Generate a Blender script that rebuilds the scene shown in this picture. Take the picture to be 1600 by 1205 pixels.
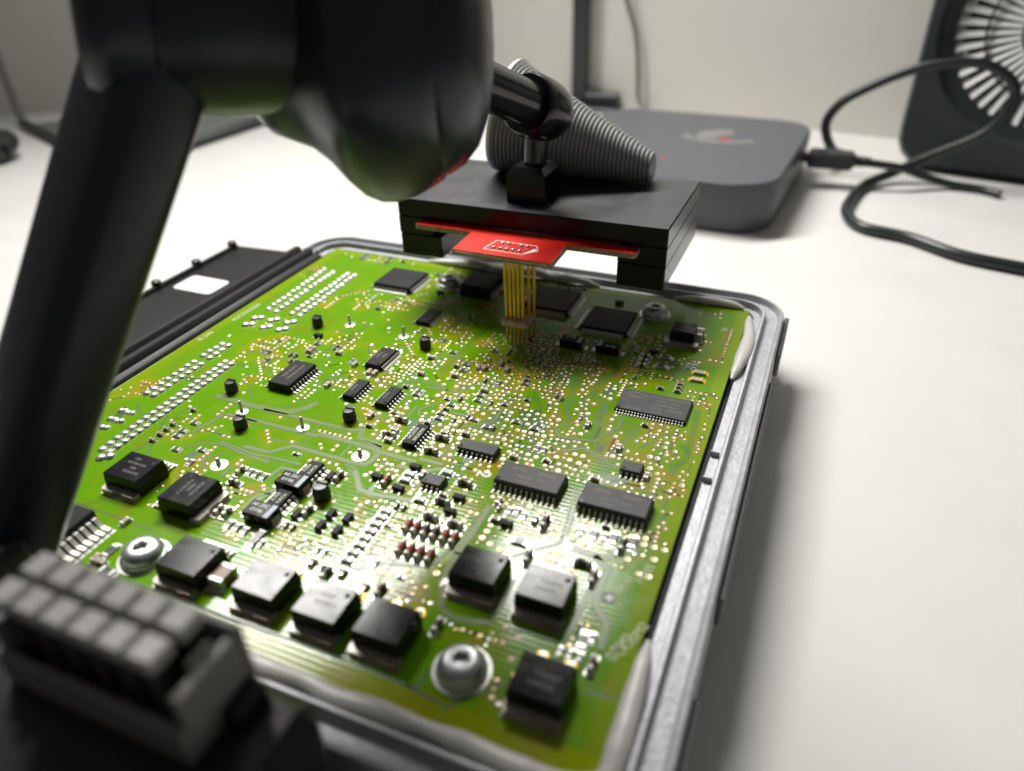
import bpy, bmesh, math, random
from mathutils import Matrix, Vector

# ---------------------------------------------------------------- scene, camera, light
scene = bpy.context.scene
for o in list(bpy.data.objects):
    bpy.data.objects.remove(o)
S = 0.001                                  # everything below is written in millimetres
col = scene.collection
rnd = random.Random(11)

cam_d = bpy.data.cameras.new('camera')
cam = bpy.data.objects.new('camera', cam_d)
col.objects.link(cam)
scene.camera = cam
yaw, pitch, roll = -0.41458, 0.56838, -0.02881
fwd = Vector((math.sin(yaw)*math.cos(pitch), math.cos(yaw)*math.cos(pitch), -math.sin(pitch)))
rgt = Vector((math.cos(yaw), -math.sin(yaw), 0))
upv = rgt.cross(fwd)
r2 = rgt*math.cos(roll) + upv*math.sin(roll)
u2 = -rgt*math.sin(roll) + upv*math.cos(roll)
M = Matrix((r2, u2, -fwd)).transposed().to_4x4()
M.translation = Vector((14.62229, -222.81569, 108.58711))*S
cam.matrix_world = M
cam_d.sensor_width = 36
cam_d.lens = 25.99171
cam_d.clip_start = 0.005
cam_d.clip_end = 30
cam_d.dof.use_dof = True
cam_d.dof.focus_distance = 0.192
cam_d.dof.aperture_fstop = 8.9

world = bpy.data.worlds.new('World')
scene.world = world
world.use_nodes = True
bg = world.node_tree.nodes['Background']
bg.inputs[0].default_value = (1.0, 0.965, 0.925, 1)
bg.inputs[1].default_value = 0.085

def area_lamp(name, loc, target, sx, sy, power, color, xdir):
    l = bpy.data.lights.new(name, 'AREA')
    l.shape = 'RECTANGLE'; l.size = sx*S; l.size_y = sy*S; l.energy = power; l.color = color; l.spread = math.radians(136)
    o = bpy.data.objects.new(name, l); col.objects.link(o)
    z = (Vector(loc)-Vector(target)).normalized()
    x = Vector(xdir); x = (x - z*x.dot(z)).normalized()
    m = Matrix((x, z.cross(x), z)).transposed().to_4x4(); m.translation = Vector(loc)*S
    o.matrix_world = m
    return o
area_lamp('work_lamp', (-285, 212, 450), (-30, -80, 0), 400, 78, 3.4, (1, 0.978, 0.935), (0.83, 0.56, 0))

scene.view_settings.view_transform = 'Standard'
scene.view_settings.look = 'None'
scene.view_settings.exposure = 0
scene.view_settings.gamma = 1

# ---------------------------------------------------------------- helpers
def mat(name, color, rough=0.5, metal=0.0, spec=0.5, bump=None, noise=None, attr=None, coat=0, rvar=None):
    """bump = (scale, strength, distance), noise = (scale, second colour, low, high)"""
    m = bpy.data.materials.new(name); m.use_nodes = True
    nt = m.node_tree; b = nt.nodes['Principled BSDF']
    b.inputs['Base Color'].default_value = (*color, 1)
    b.inputs['Roughness'].default_value = rough
    b.inputs['Metallic'].default_value = metal
    b.inputs['Specular IOR Level'].default_value = spec
    if coat:
        b.inputs['Coat Weight'].default_value = coat
    tc = nt.nodes.new('ShaderNodeTexCoord')
    src = None
    if attr:
        a = nt.nodes.new('ShaderNodeAttribute'); a.attribute_name = attr
        src = a.outputs['Color']
    if noise:
        n = nt.nodes.new('ShaderNodeTexNoise'); n.inputs['Scale'].default_value = noise[0]
        n.inputs['Detail'].default_value = 6; n.inputs['Roughness'].default_value = 0.6
        nt.links.new(tc.outputs['Object'], n.inputs['Vector'])
        r = nt.nodes.new('ShaderNodeMapRange')
        r.inputs['From Min'].default_value = noise[2]; r.inputs['From Max'].default_value = noise[3]
        nt.links.new(n.outputs['Fac'], r.inputs['Value'])
        mx = nt.nodes.new('ShaderNodeMix'); mx.data_type = 'RGBA'
        nt.links.new(r.outputs['Result'], mx.inputs['Factor'])
        if src is not None: nt.links.new(src, mx.inputs['A'])
        else: mx.inputs['A'].default_value = (*color, 1)
        mx.inputs['B'].default_value = (*noise[1], 1)
        src = mx.outputs['Result']
    if src is not None:
        nt.links.new(src, b.inputs['Base Color'])
    if rvar:
        n = nt.nodes.new('ShaderNodeTexNoise'); n.inputs['Scale'].default_value = rvar[0]
        n.inputs['Detail'].default_value = 8; n.inputs['Roughness'].default_value = 0.65; n.inputs['Distortion'].default_value = 0.6
        nt.links.new(tc.outputs['Object'], n.inputs['Vector'])
        r = nt.nodes.new('ShaderNodeMapRange'); r.inputs['From Min'].default_value = 0.3; r.inputs['From Max'].default_value = 0.7
        r.inputs['To Min'].default_value = rough-rvar[1]; r.inputs['To Max'].default_value = rough+rvar[1]
        nt.links.new(n.outputs['Fac'], r.inputs['Value']); nt.links.new(r.outputs['Result'], b.inputs['Roughness'])
    if bump:
        n = nt.nodes.new('ShaderNodeTexNoise'); n.inputs['Scale'].default_value = bump[0]
        n.inputs['Detail'].default_value = 4
        nt.links.new(tc.outputs['Object'], n.inputs['Vector'])
        bp = nt.nodes.new('ShaderNodeBump'); bp.inputs['Strength'].default_value = bump[1]
        bp.inputs['Distance'].default_value = bump[2]*S
        nt.links.new(n.outputs['Fac'], bp.inputs['Height'])
        nt.links.new(bp.outputs['Normal'], b.inputs['Normal'])
    return m

MT = {}
MT['desk'] = mat('desk_laminate', (0.755, 0.748, 0.722), 0.42, rvar=(18, 0.12), bump=(1400, 0.3, 0.06), noise=(22, (0.725, 0.718, 0.692), 0.35, 0.7))
MT['wall'] = mat('painted_wall', (0.76, 0.745, 0.69), 0.8, bump=(350, 0.3, 0.25), noise=(5, (0.73, 0.715, 0.66), 0.3, 0.7))
MT['chip'] = mat('chip_epoxy', (0.024, 0.024, 0.025), 0.48, spec=0.10, bump=(4200, 0.25, 0.03), noise=(160, (0.034, 0.034, 0.035), 0.35, 0.75))
MT['chipg'] = mat('power_epoxy', (0.009, 0.010, 0.012), 0.20, spec=0.2, rvar=(150, 0.06), bump=(900, 0.10, 0.03), noise=(130, (0.015, 0.016, 0.019), 0.4, 0.7))
MT['viatin'] = mat('via_tin', (0.62, 0.50, 0.29), 0.38, 0.9, bump=(900, 0.4, 0.08), noise=(260, (0.46, 0.37, 0.22), 0.38, 0.7))
MT['chipl'] = mat('chip_epoxy_light', (0.058, 0.058, 0.060), 0.46, spec=0.25, bump=(4200, 0.25, 0.03), noise=(160, (0.070, 0.070, 0.071), 0.35, 0.75))
MT['tabm'] = mat('tab_metal', (0.50, 0.46, 0.41), 0.42, 0.55, bump=(500, 0.3, 0.1), noise=(300, (0.40, 0.35, 0.30), 0.4, 0.7))
MT['tin'] = mat('tinned_lead', (0.72, 0.70, 0.64), 0.38, 0.45, bump=(1200, 0.25, 0.06), noise=(600, (0.5, 0.48, 0.42), 0.4, 0.75))
MT['solder'] = mat('solder', (0.76, 0.75, 0.71), 0.29, 0.7, bump=(1500, 0.35, 0.06), noise=(500, (0.58, 0.57, 0.53), 0.4, 0.7))
MT['copper'] = mat('bare_copper', (0.55, 0.20, 0.10), 0.4, 1.0)
MT['gold'] = mat('gold_plating', (0.86, 0.53, 0.09), 0.34, 0.75, bump=(900, 0.1, 0.05), noise=(220, (0.66, 0.40, 0.09), 0.4, 0.7))
MT['hole'] = mat('via_hole', (0.03, 0.035, 0.01), 0.6)
MT['halo'] = mat('bare_laminate', (0.30, 0.135, 0.012), 0.4)
MT['track'] = mat('masked_track', (0.155, 0.25, 0.045), 0.26, spec=0.3, noise=(140, (0.21, 0.265, 0.09), 0.4, 0.7))
MT['gap'] = mat('track_gap', (0.026, 0.058, 0.006), 0.4)
MT['pour'] = mat('masked_pour', (0.045, 0.145, 0.008), 0.26)
MT['silk'] = mat('white_print', (0.62, 0.68, 0.45), 0.5)
MT['silk2'] = mat('white_print_bold', (0.85, 0.87, 0.82), 0.5)
MT['laser'] = mat('laser_marking', (0.17, 0.165, 0.155), 0.55)
MT['lasero'] = mat('laser_marking_tan', (0.19, 0.125, 0.06), 0.5)
MT['tanbar'] = mat('capacitor_stripe', (0.34, 0.40, 0.50), 0.45)
MT['ceram'] = mat('ceramic_tan', (0.34, 0.235, 0.15), 0.45, noise=(400, (0.42, 0.31, 0.22), 0.4, 0.7))
MT['ceramb'] = mat('ceramic_brown', (0.20, 0.12, 0.075), 0.4)
MT['resblk'] = mat('resistor_black', (0.03, 0.034, 0.036), 0.3)
MT['white_c'] = mat('alumina', (0.55, 0.56, 0.52), 0.45)
MT['melf_g'] = mat('melf_grey', (0.10, 0.085, 0.07), 0.3)
MT['melf_r'] = mat('melf_brown', (0.16, 0.055, 0.035), 0.3)
MT['melf_y'] = mat('melf_cream', (0.47, 0.44, 0.22), 0.35)
MT['melf_p'] = mat('melf_plum', (0.07, 0.03, 0.05), 0.3)
MT['red_b'] = mat('band_red', (0.52, 0.10, 0.03), 0.35)
MT['dark_b'] = mat('band_dark', (0.035, 0.018, 0.015), 0.35)
MT['blackp'] = mat('black_plastic', (0.012, 0.0125, 0.014), 0.33, bump=(700, 0.12, 0.04))
MT['armp'] = mat('arm_plastic', (0.010, 0.0145, 0.025), 0.32, rvar=(45, 0.10), bump=(260, 0.06, 0.06), noise=(30, (0.017, 0.019, 0.023), 0.35, 0.7))  # blue in the base colour stands in for cool light reflected by black plastic
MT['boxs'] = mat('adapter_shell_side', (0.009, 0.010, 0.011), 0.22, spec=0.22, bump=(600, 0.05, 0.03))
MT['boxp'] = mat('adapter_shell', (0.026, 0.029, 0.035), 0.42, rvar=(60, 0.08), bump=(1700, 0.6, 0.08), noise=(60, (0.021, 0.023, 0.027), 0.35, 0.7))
MT['joint'] = mat('joint_gloss', (0.010, 0.010, 0.011), 0.20, bump=(300, 0.1, 0.05))
MT['red'] = mat('red_mask', (0.80, 0.024, 0.008), 0.30, noise=(120, (0.60, 0.014, 0.008), 0.4, 0.75))
MT['fr4'] = mat('laminate_edge', (0.36, 0.215, 0.135), 0.6, bump=(1500, 0.6, 0.1), noise=(420, (0.50, 0.37, 0.28), 0.38, 0.68))
MT['cream'] = mat('collar_laminate', (0.72, 0.56, 0.47), 0.6, bump=(900, 0.5, 0.1), noise=(300, (0.46, 0.24, 0.18), 0.4, 0.7))
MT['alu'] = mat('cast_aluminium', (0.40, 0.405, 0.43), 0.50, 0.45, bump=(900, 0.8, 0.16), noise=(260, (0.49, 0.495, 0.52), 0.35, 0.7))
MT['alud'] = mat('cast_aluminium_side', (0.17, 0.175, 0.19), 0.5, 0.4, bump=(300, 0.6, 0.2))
MT['seal'] = mat('silicone', (0.76, 0.75, 0.71), 0.36, bump=(120, 0.35, 0.5), noise=(60, (0.58, 0.57, 0.53), 0.35, 0.7))
MT['zinc'] = mat('zinc_screw', (0.58, 0.60, 0.60), 0.36, 0.8, bump=(500, 0.3, 0.08), noise=(160, (0.46, 0.49, 0.48), 0.4, 0.7))
MT['label'] = mat('white_label', (0.85, 0.85, 0.84), 0.5)
MT['socket'] = mat('grey_socket_plastic', (0.40, 0.39, 0.37), 0.42, bump=(200, 0.1, 0.08))
MT['socketm'] = mat('grey_socket_shell', (0.21, 0.20, 0.185), 0.45)
MT['socketd'] = mat('grey_socket_inner', (0.060, 0.055, 0.045), 0.5)
MT['tv'] = mat('box_grey', (0.086, 0.091, 0.106), 0.42, bump=(900, 0.2, 0.05))
MT['tvlogo'] = mat('box_print', (0.19, 0.195, 0.195), 0.4)
MT['tvred'] = mat('box_print_red', (0.40, 0.05, 0.05), 0.4)
MT['cable'] = mat('cable_rubber', (0.016, 0.021, 0.022), 0.36)
MT['fan'] = mat('fan_plastic', (0.030, 0.038, 0.040), 0.38)
MT['blade'] = mat('fan_blade', (0.92, 0.92, 0.91), 0.45)
MT['cone'] = mat('ribbed_cone_grey', (0.36, 0.365, 0.36), 0.34, 0.0)
MT['conew'] = mat('cone_rim', (0.86, 0.87, 0.85), 0.3)
MT['plate'] = mat('base_plate_grey', (0.16, 0.165, 0.16), 0.4)
MT['tail'] = mat('brass_contact', (0.09, 0.065, 0.04), 0.5, 0.5)

class MB:
    """collects faces, in millimetres, for one mesh"""
    def __init__(self):
        self.v = []; self.f = []; self.m = []
    def add(self, vs, fs, mi=0, M=None):
        n = len(self.v)
        if M is not None: vs = [M @ Vector(p) for p in vs]
        self.v += [tuple(p) for p in vs]
        self.f += [tuple(i+n for i in f) for f in fs]
        self.m += [mi]*len(fs)
        return self
    def box(self, c, s, mi=0, b=0.0, M=None, top=1.0):
        """chamfered box, c = centre, s = size; top < 1 tapers the top"""
        hx, hy, hz = s[0]/2, s[1]/2, s[2]/2
        if b <= 0:
            vs = [(x*hx*(top if z > 0 else 1), y*hy*(top if z > 0 else 1), z*hz) for z in (-1, 1) for x, y in ((-1, -1), (1, -1), (1, 1), (-1, 1))]
            fs = [(3, 2, 1, 0), (4, 5, 6, 7), (0, 1, 5, 4), (1, 2, 6, 5), (2, 3, 7, 6), (3, 0, 4, 7)]
        else:
            bm = bmesh.new()
            for sx in (-1, 1):
                for sy in (-1, 1):
                    for sz in (-1, 1):
                        t = top if sz > 0 else 1
                        for k in range(3):
                            q = [sx*(hx*t-b), sy*(hy*t-b), sz*(hz-b)]
                            q[k] += (sx, sy, sz)[k]*b
                            bm.verts.new(q)
            bmesh.ops.convex_hull(bm, input=bm.verts)
            bmesh.ops.dissolve_limit(bm, angle_limit=0.02, verts=bm.verts, edges=bm.edges)
            bm.verts.index_update()
            vs = [tuple(v.co) for v in bm.verts]
            fs = [tuple(v.index for v in f.verts) for f in bm.faces]
            bm.free()
        vs = [(p[0]+c[0], p[1]+c[1], p[2]+c[2]) for p in vs]
        return self.add(vs, fs, mi, M)
    def lathe(self, prof, n=24, mi=0, M=None, lobes=None, mis=None, cap=True):
        """prof = [(radius, z)]"""
        vs = []; fs = []
        for k, (r, z) in enumerate(prof):
            for i in range(n):
                a = 2*math.pi*i/n
                rr = r*(1+(lobes[1]*math.cos(lobes[0]*a) if lobes and lobes[2] <= k <= lobes[3] else 0))
                vs.append((rr*math.cos(a), rr*math.sin(a), z))
        base = len(self.f)
        for k in range(len(prof)-1):
            for i in range(n):
                j = (i+1) % n
                fs.append((k*n+i, k*n+j, k*n+n+j, k*n+n+i))
        if cap and prof[0][0] > 0.001: fs.append(tuple(reversed(range(n))))
        if cap and prof[-1][0] > 0.001: fs.append(tuple((len(prof)-1)*n+i for i in range(n)))
        self.add(vs, fs, mi, M)
        if mis:
            for k in range(len(prof)-1):
                for i in range(n): self.m[base+k*n+i] = mis[k]
        return self
    def tube(self, pts, rad, n=10, mi=0, flat=1.0):
        pts = [Vector(p) for p in pts]
        rads = rad if isinstance(rad, (list, tuple)) else [rad]*len(pts)
        vs = []; fs = []; prev = None
        for k, p in enumerate(pts):
            t = (pts[min(k+1, len(pts)-1)]-pts[max(k-1, 0)]).normalized()
            if prev is None:
                ref = Vector((0, 0, 1)) if abs(t.z) < 0.9 else Vector((1, 0, 0))
                a = t.cross(ref).normalized()
            else:
                a = (prev - t*prev.dot(t)).normalized()
            prev = a; b = t.cross(a)
            for i in range(n):
                w = 2*math.pi*i/n
                q = a*math.cos(w)*rads[k] + b*math.sin(w)*rads[k]*flat
                vs.append(p+q)
        for k in range(len(pts)-1):
            for i in range(n):
                j = (i+1) % n
                fs.append((k*n+i, k*n+j, k*n+n+j, k*n+n+i))
        fs.append(tuple(reversed(range(n)))); fs.append(tuple((len(pts)-1)*n+i for i in range(n)))
        return self.add(vs, fs, mi)
    def ribbon(self, pts, w, z0, z1, mi=0):
        """flat strip along a plan polyline, mitred"""
        pts = [Vector((p[0], p[1])) for p in pts]
        L = []; R = []
        for k, p in enumerate(pts):
            d0 = (p-pts[k-1]).normalized() if k > 0 else None
            d1 = (pts[k+1]-p).normalized() if k < len(pts)-1 else None
            if d0 is None: d0 = d1
            if d1 is None: d1 = d0
            n = Vector((-(d0+d1).y, (d0+d1).x))
            n = n.normalized() if n.length > 1e-6 else Vector((-d0.y, d0.x))
            c = max(0.4, n.dot(Vector((-d0.y, d0.x))))
            L.append(p+n*w/2/c); R.append(p-n*w/2/c)
        vs = []; fs = []
        for a, b in zip(L, R):
            vs += [(a.x, a.y, z0), (b.x, b.y, z0), (b.x, b.y, z1), (a.x, a.y, z1)]
        for k in range(len(pts)-1):
            o = 4*k; q = o+4
            fs += [(o+3, o+2, q+2, q+3), (o+2, o+1, q+1, q+2), (o, o+3, q+3, q)]
        fs += [(0, 1, 2, 3), (4*len(pts)-1, 4*len(pts)-2, 4*len(pts)-3, 4*len(pts)-4)]
        return self.add(vs, fs, mi)
    def prism(self, poly, z0, z1, mi=0, M=None):
        n = len(poly)
        vs = [(x, y, z0) for x, y in poly]+[(x, y, z1) for x, y in poly]
        fs = [tuple(reversed(range(n))), tuple(range(n, 2*n))]
        fs += [(i, (i+1) % n, n+(i+1) % n, n+i) for i in range(n)]
        return self.add(vs, fs, mi, M)
    def mesh(self, name, mats, smooth=None):
        me = bpy.data.meshes.new(name)
        me.from_pydata([(x*S, y*S, z*S) for x, y, z in self.v], [], self.f)
        for m in (mats if isinstance(mats, (list, tuple)) else [mats]):
            me.materials.append(MT[m])
        for p, mi in zip(me.polygons, self.m): p.material_index = mi
        if smooth:
            for p in me.polygons: p.use_smooth = True
            me.set_sharp_from_angle(angle=math.radians(smooth))
        me.update()
        return me

def T(x=0, y=0, z=0): return Matrix.Translation((x, y, z))
def RX(a): return Matrix.Rotation(math.radians(a), 4, 'X')
def RY(a): return Matrix.Rotation(math.radians(a), 4, 'Y')
def RZ(a): return Matrix.Rotation(math.radians(a), 4, 'Z')

def put(name, me, parent=None, loc=(0, 0, 0), rz=0, Mx=None):
    """link one mesh object; place is in the parent's own frame, millimetres"""
    o = bpy.data.objects.new(name, me); col.objects.link(o)
    if parent is not None: o.parent = parent
    if Mx is not None:
        m = Mx.copy(); m.translation = m.translation*S; o.matrix_basis = m
    else:
        o.location = Vector(loc)*S; o.rotation_euler = (0, 0, math.radians(rz))
    return o
def thing(name, label, cat, loc=(0, 0, 0), group=None, rz=0):
    o = bpy.data.objects.new(name, None); col.objects.link(o)
    o.location = Vector(loc)*S; o.rotation_euler = (0, 0, math.radians(rz)); o.empty_display_size = 0.01
    o['label'] = label; o['category'] = cat
    if group: o['group'] = group
    return o
def tag(o, label, cat, group=None):
    o['label'] = label; o['category'] = cat
    if group: o['group'] = group
    return o
def text_mesh(s, size, m, spacing=1.0, bold=0.0):
    c = bpy.data.curves.new('marking', 'FONT')
    c.body = s; c.size = size*S; c.align_x = 'CENTER'; c.align_y = 'CENTER'; c.space_character = spacing
    c.offset = bold*S; c.resolution_u = 2
    c.extrude = 0.004*S
    o = bpy.data.objects.new('marking', c); col.objects.link(o)
    dg = bpy.context.evaluated_depsgraph_get()
    me = bpy.data.meshes.new_from_object(o.evaluated_get(dg))
    bpy.data.objects.remove(o)
    me.materials.clear(); me.materials.append(MT[m])
    return me
def smooth_path(pts, n=8):
    """Catmull-Rom through the points"""
    P = [Vector(p) for p in pts]; out = []
    for i in range(len(P)-1):
        a, b, c, d = P[max(i-1, 0)], P[i], P[i+1], P[min(i+2, len(P)-1)]
        for k in range(n):
            t = k/n
            out.append(0.5*((2*b)+(c-a)*t+(2*a-5*b+4*c-d)*t*t+(3*b-a-3*c+d)*t**3))
    out.append(P[-1]); return out
def align(p, q):
    """frame at p whose Z points to q"""
    p, q = Vector(p), Vector(q)
    z = (q-p).normalized(); ref = Vector((0, 0, 1)) if abs(z.z) < 0.95 else Vector((1, 0, 0))
    x = ref.cross(z).normalized(); y = z.cross(x)
    m = Matrix((x, y, z)).transposed().to_4x4(); m.translation = p
    return m

# ---------------------------------------------------------------- setting
DESK = -20.0
b = MB().box((-150, 60, DESK-12), (1500, 900, 24), 0)
desk = put('desk', b.mesh('desk', 'desk')); desk['kind'] = 'structure'
WP = [(420, 253), (7.5, 328.7), (-290, 383), (-900, 30)]
def wall_run(a, c, th=30):
    a, c = Vector(a), Vector(c); n = Vector((-(c-a).y, (c-a).x)).normalized()*-th
    return [tuple(a), tuple(c), tuple(c+n), tuple(a+n)]
b = MB().prism(wall_run(WP[0], WP[2]), DESK+0.01, 500)
w = put('wall_back', b.mesh('wall_back', 'wall')); w['kind'] = 'structure'
b = MB().prism(wall_run(WP[2], WP[3]), DESK+0.01, 500)
w = put('wall_left', b.mesh('wall_left', 'wall')); w['kind'] = 'structure'

# ---------------------------------------------------------------- circuit board
B0 = (-78.0, -82.0, -1.6)
BW, BH = 156.5, 164.0                       # plan size; the far right corner of the top face is the origin
board = thing('circuit_board', 'bright green control unit circuit board crowded with chips in the metal tray', 'circuit board', B0)
def bl(u, v, z=0.0): return (u-B0[0], v-B0[1], z-B0[2])

occ = []                                    # taken rectangles (u0, u1, v0, v1)
def take(u, v, du, dv, g=0.25): occ.append((u-du/2-g, u+du/2+g, v-dv/2-g, v+dv/2+g))
def free(u, v, r):
    if u < -BW+1.2 or u > -1.2 or v > -1.2 or v < -BH+1.2: return False
    for a, c, d, e in occ:
        if a-r < u < c+r and d-r < v < e+r: return False
    return True

def gull_mesh(reach, h, w, t=0.22, foot=None):
    """one gull-wing lead leaving the body at y=0 towards -y"""
    f = foot or reach*0.45
    pl = [(0.25, h), (-reach*0.22, h), (-(reach-f)*0.8, 0.28), (-(reach-f), 0.14), (-reach, 0.12)]
    b = MB(); vs = []; fs = []
    for y, z in pl:
        vs += [(-w/2, y, z), (w/2, y, z), (w/2, y, z+t), (-w/2, y, z+t)]
    for k in range(len(pl)-1):
        o = 4*k; q = o+4
        fs += [(o+3, o+2, q+2, q+3), (o+1, o, q, q+1), (o+2, o+1, q+1, q+2), (o, o+3, q+3, q)]
    fs += [(0, 1, 2, 3), (4*len(pl)-1, 4*len(pl)-2, 4*len(pl)-3, 4*len(pl)-4)]
    b.add(vs, fs)
    # solder pad and fillet under the foot
    b.box((0, -reach+f*0.35, 0.05), (w*1.35, f*1.7, 0.1), 1, 0)
    return b.mesh('lead', ['tin', 'solder'], 40)

body_cache = {}
def chip(name, u, v, L, W, h, n, pitch, rz=0, reach=1.15, lw=0.42, sides='both', text=None, m='chip', tsize=1.2, trot=0, tmat='laser', label=None, notch=True, zlead=None):
    """dual-row chip: long axis along local X, leads on both long sides"""
    b = MB()
    b.box((0, 0, h*0.28+0.12), (L, W, h*0.52), 0, min(0.18, h*0.1))
    b.box((0, 0, h*0.75), (L*0.985, W*0.965, h*0.5), 0, min(0.22, h*0.12), None, 0.985)
    o = put(name, b.mesh(name, m), board, bl(u, v), rz)
    if label: o['label'] = label
    gm = gull_mesh(reach, h*0.48, lw)
    for s in ((-1, 1) if sides == 'both' else (sides,)):
        for i in range(n):
            x = (i-(n-1)/2)*pitch
            put('lead', gm, o, (x, s*W/2, 0), 0 if s < 0 else 180)
    if notch:
        d = MB().lathe([(0.42, 0), (0.42, 0.012), (0.30, 0.012), (0.28, 0.004)], 14)
        put('index_mark', d.mesh('index_mark', 'chipg'), o, (-L/2+1.0, -W/2+0.9, h+0.012))
    if text:
        for k, (s, x, y, sz) in enumerate(text):
            put('marking', text_mesh(s, sz, tmat), o, (x, y, h+0.016), trot)
    a = math.radians(rz); c_, s_ = abs(math.cos(a)), abs(math.sin(a))
    fl, fw = L, W+2*reach
    take(u, v, fl*c_+fw*s_, fl*s_+fw*c_)
    return o

chip('memory_chip', -15.4, -64.0, 18.41, 10.16, 1.15, 22, 0.8, 0, 0.85, 0.34, m='chipl',
     text=[('CY7C1041DV33', 3.4, 3.2, 1.45), ('-35ZE   PHI', 2.9, 1.5, 1.4), ('CG5976A1', 3.2, -0.2, 1.4), ('D510  702934', 3.4, -1.9, 1.4), ('8 04', 1.3, -3.6, 1.4), ('202563', -4.6, -3.7, 1.3)], label='flat grey memory chip with faint lettering')
# emblem on the memory chip: a globe-like swirl of thin rings
mem = [o for o in board.children if o.name == 'memory_chip'][0]
eb = MB()
for k in range(3):
    rr = 1.0+0.35*k
    eb.ribbon([(rr*1.7*math.cos(a*0.2), rr*0.8*math.sin(a*0.2)) for a in range(3+k*2, 30)], 0.14, 0, 0.012)
eb.prism([(1.6, 0.2), (3.3, 0.0), (1.6, 0.7)], 0, 0.012)
put('emblem', eb.mesh('emblem', 'laser'), mem, (-5.2, 2.6, 1.165))

AM = [('AMIS', -3.2, 1.5, 1.75), ('30600', 3.4, 1.5, 1.7)]
AM2 = [('AMIS', -3.2, 1.5, 1.75), ('30600', 3.4, 1.5, 1.7)]
for (cu, cv, lab) in ((-33.73, -104.07, 'wide chip with tan lettering, left of the pair'), (-14.02, -104.55, 'wide chip with tan lettering, right of the pair')):
    c = chip('wide_chip', cu, cv, 15.4, 7.5, 2.45, 12, 1.27, 0, 1.5, 0.46, m='chipl', text=AM, tmat='lasero', label=lab)
    put('marking', text_mesh('0620AE  62BL', 1.25, 'laser'), c, (0.4, -0.7, 2.466))
    put('marking', text_mesh('14105', 1.2, 'laser'), c, (-1.4, -2.3, 2.466))
chip('logic_chip', -49.9, -97.2, 9.9, 3.95, 1.6, 8, 1.27, 0, 1.1, m='chipl')
chip('small_chip', -54.2, -111.7, 4.95, 3.9, 1.6, 4, 1.27, 0, 1.1, m='chipl')
chip('small_chip', -13.9, -91.3, 4.95, 3.9, 1.6, 4, 1.27, 0, 1.1, m='chipl')
chip('logic_chip', -66.4, -98.0, 8.7, 3.6, 1.6, 7, 1.27, 90, 1.1, text=[('HC6374', 0, 0.75, 1.35), ('B95357W', 0, -0.85, 1.3)], tmat='silk')
chip('logic_chip', -91.9, -85.3, 8.65, 3.75, 1.6, 7, 1.27, 90, 1.1, text=[('LM2904', 0, 0.6, 1.0)])
chip('logic_chip', -81.7, -85.5, 8.8, 3.75, 1.6, 7, 1.27, 90, 1.1, text=[('HC4051', 0, 0.6, 1.0)])
chip('driver_chip', -94.2, -68.5, 10.4, 5.2, 1.8, 14, 0.65, 90, 1.2, 0.3, text=[('SC900', 0.3, 0.9, 1.3), ('4E25', 0.5, -0.8, 1.2)], tmat='lasero')
chip('driver_chip', -112.3, -86.0, 13.0, 7.4, 2.4, 10, 1.27, 90, 1.5, 0.46, text=[('33814HV2', 0.4, 1.1, 1.5), ('TP7061010W', 0.6, -0.9, 1.4)], tmat='lasero')
chip('driver_chip', -93.9, -40.2, 9.6, 4.9, 1.4, 14, 0.65, 90, 1.0, 0.3)
# quad chips with leads on four sides
def quad(name, u, v, w, h, n, pitch, reach=1.5, lw=0.42):
    b = MB().box((0, 0, h*0.28+0.1), (w, w, h*0.5), 0, 0.2).box((0, 0, h*0.75), (w*0.98, w*0.98, h*0.5), 0, 0.2)
    o = put(name, b.mesh(name, 'chip'), board, bl(u, v))
    gm = gull_mesh(reach, h*0.46, lw, 0.18)
    for k in range(4):
        for i in range(n):
            x = (i-(n-1)/2)*pitch
            a = k*90; c_, s_ = math.cos(math.radians(a)), math.sin(math.radians(a))
            put('lead', gm, o, (c_*x+s_*w/2, s_*x-c_*w/2, 0), a)
    take(u, v, w+2*reach, w+2*reach)
    return o
quad('square_chip', -116.1, -19.3, 14.2, 2.2, 16, 0.8)
quad('square_chip', -61.0, -16.0, 15.5, 2.0, 18, 0.8)
quad('square_chip', -39.4, -23.5, 14.6, 1.8, 20, 0.65)

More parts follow.
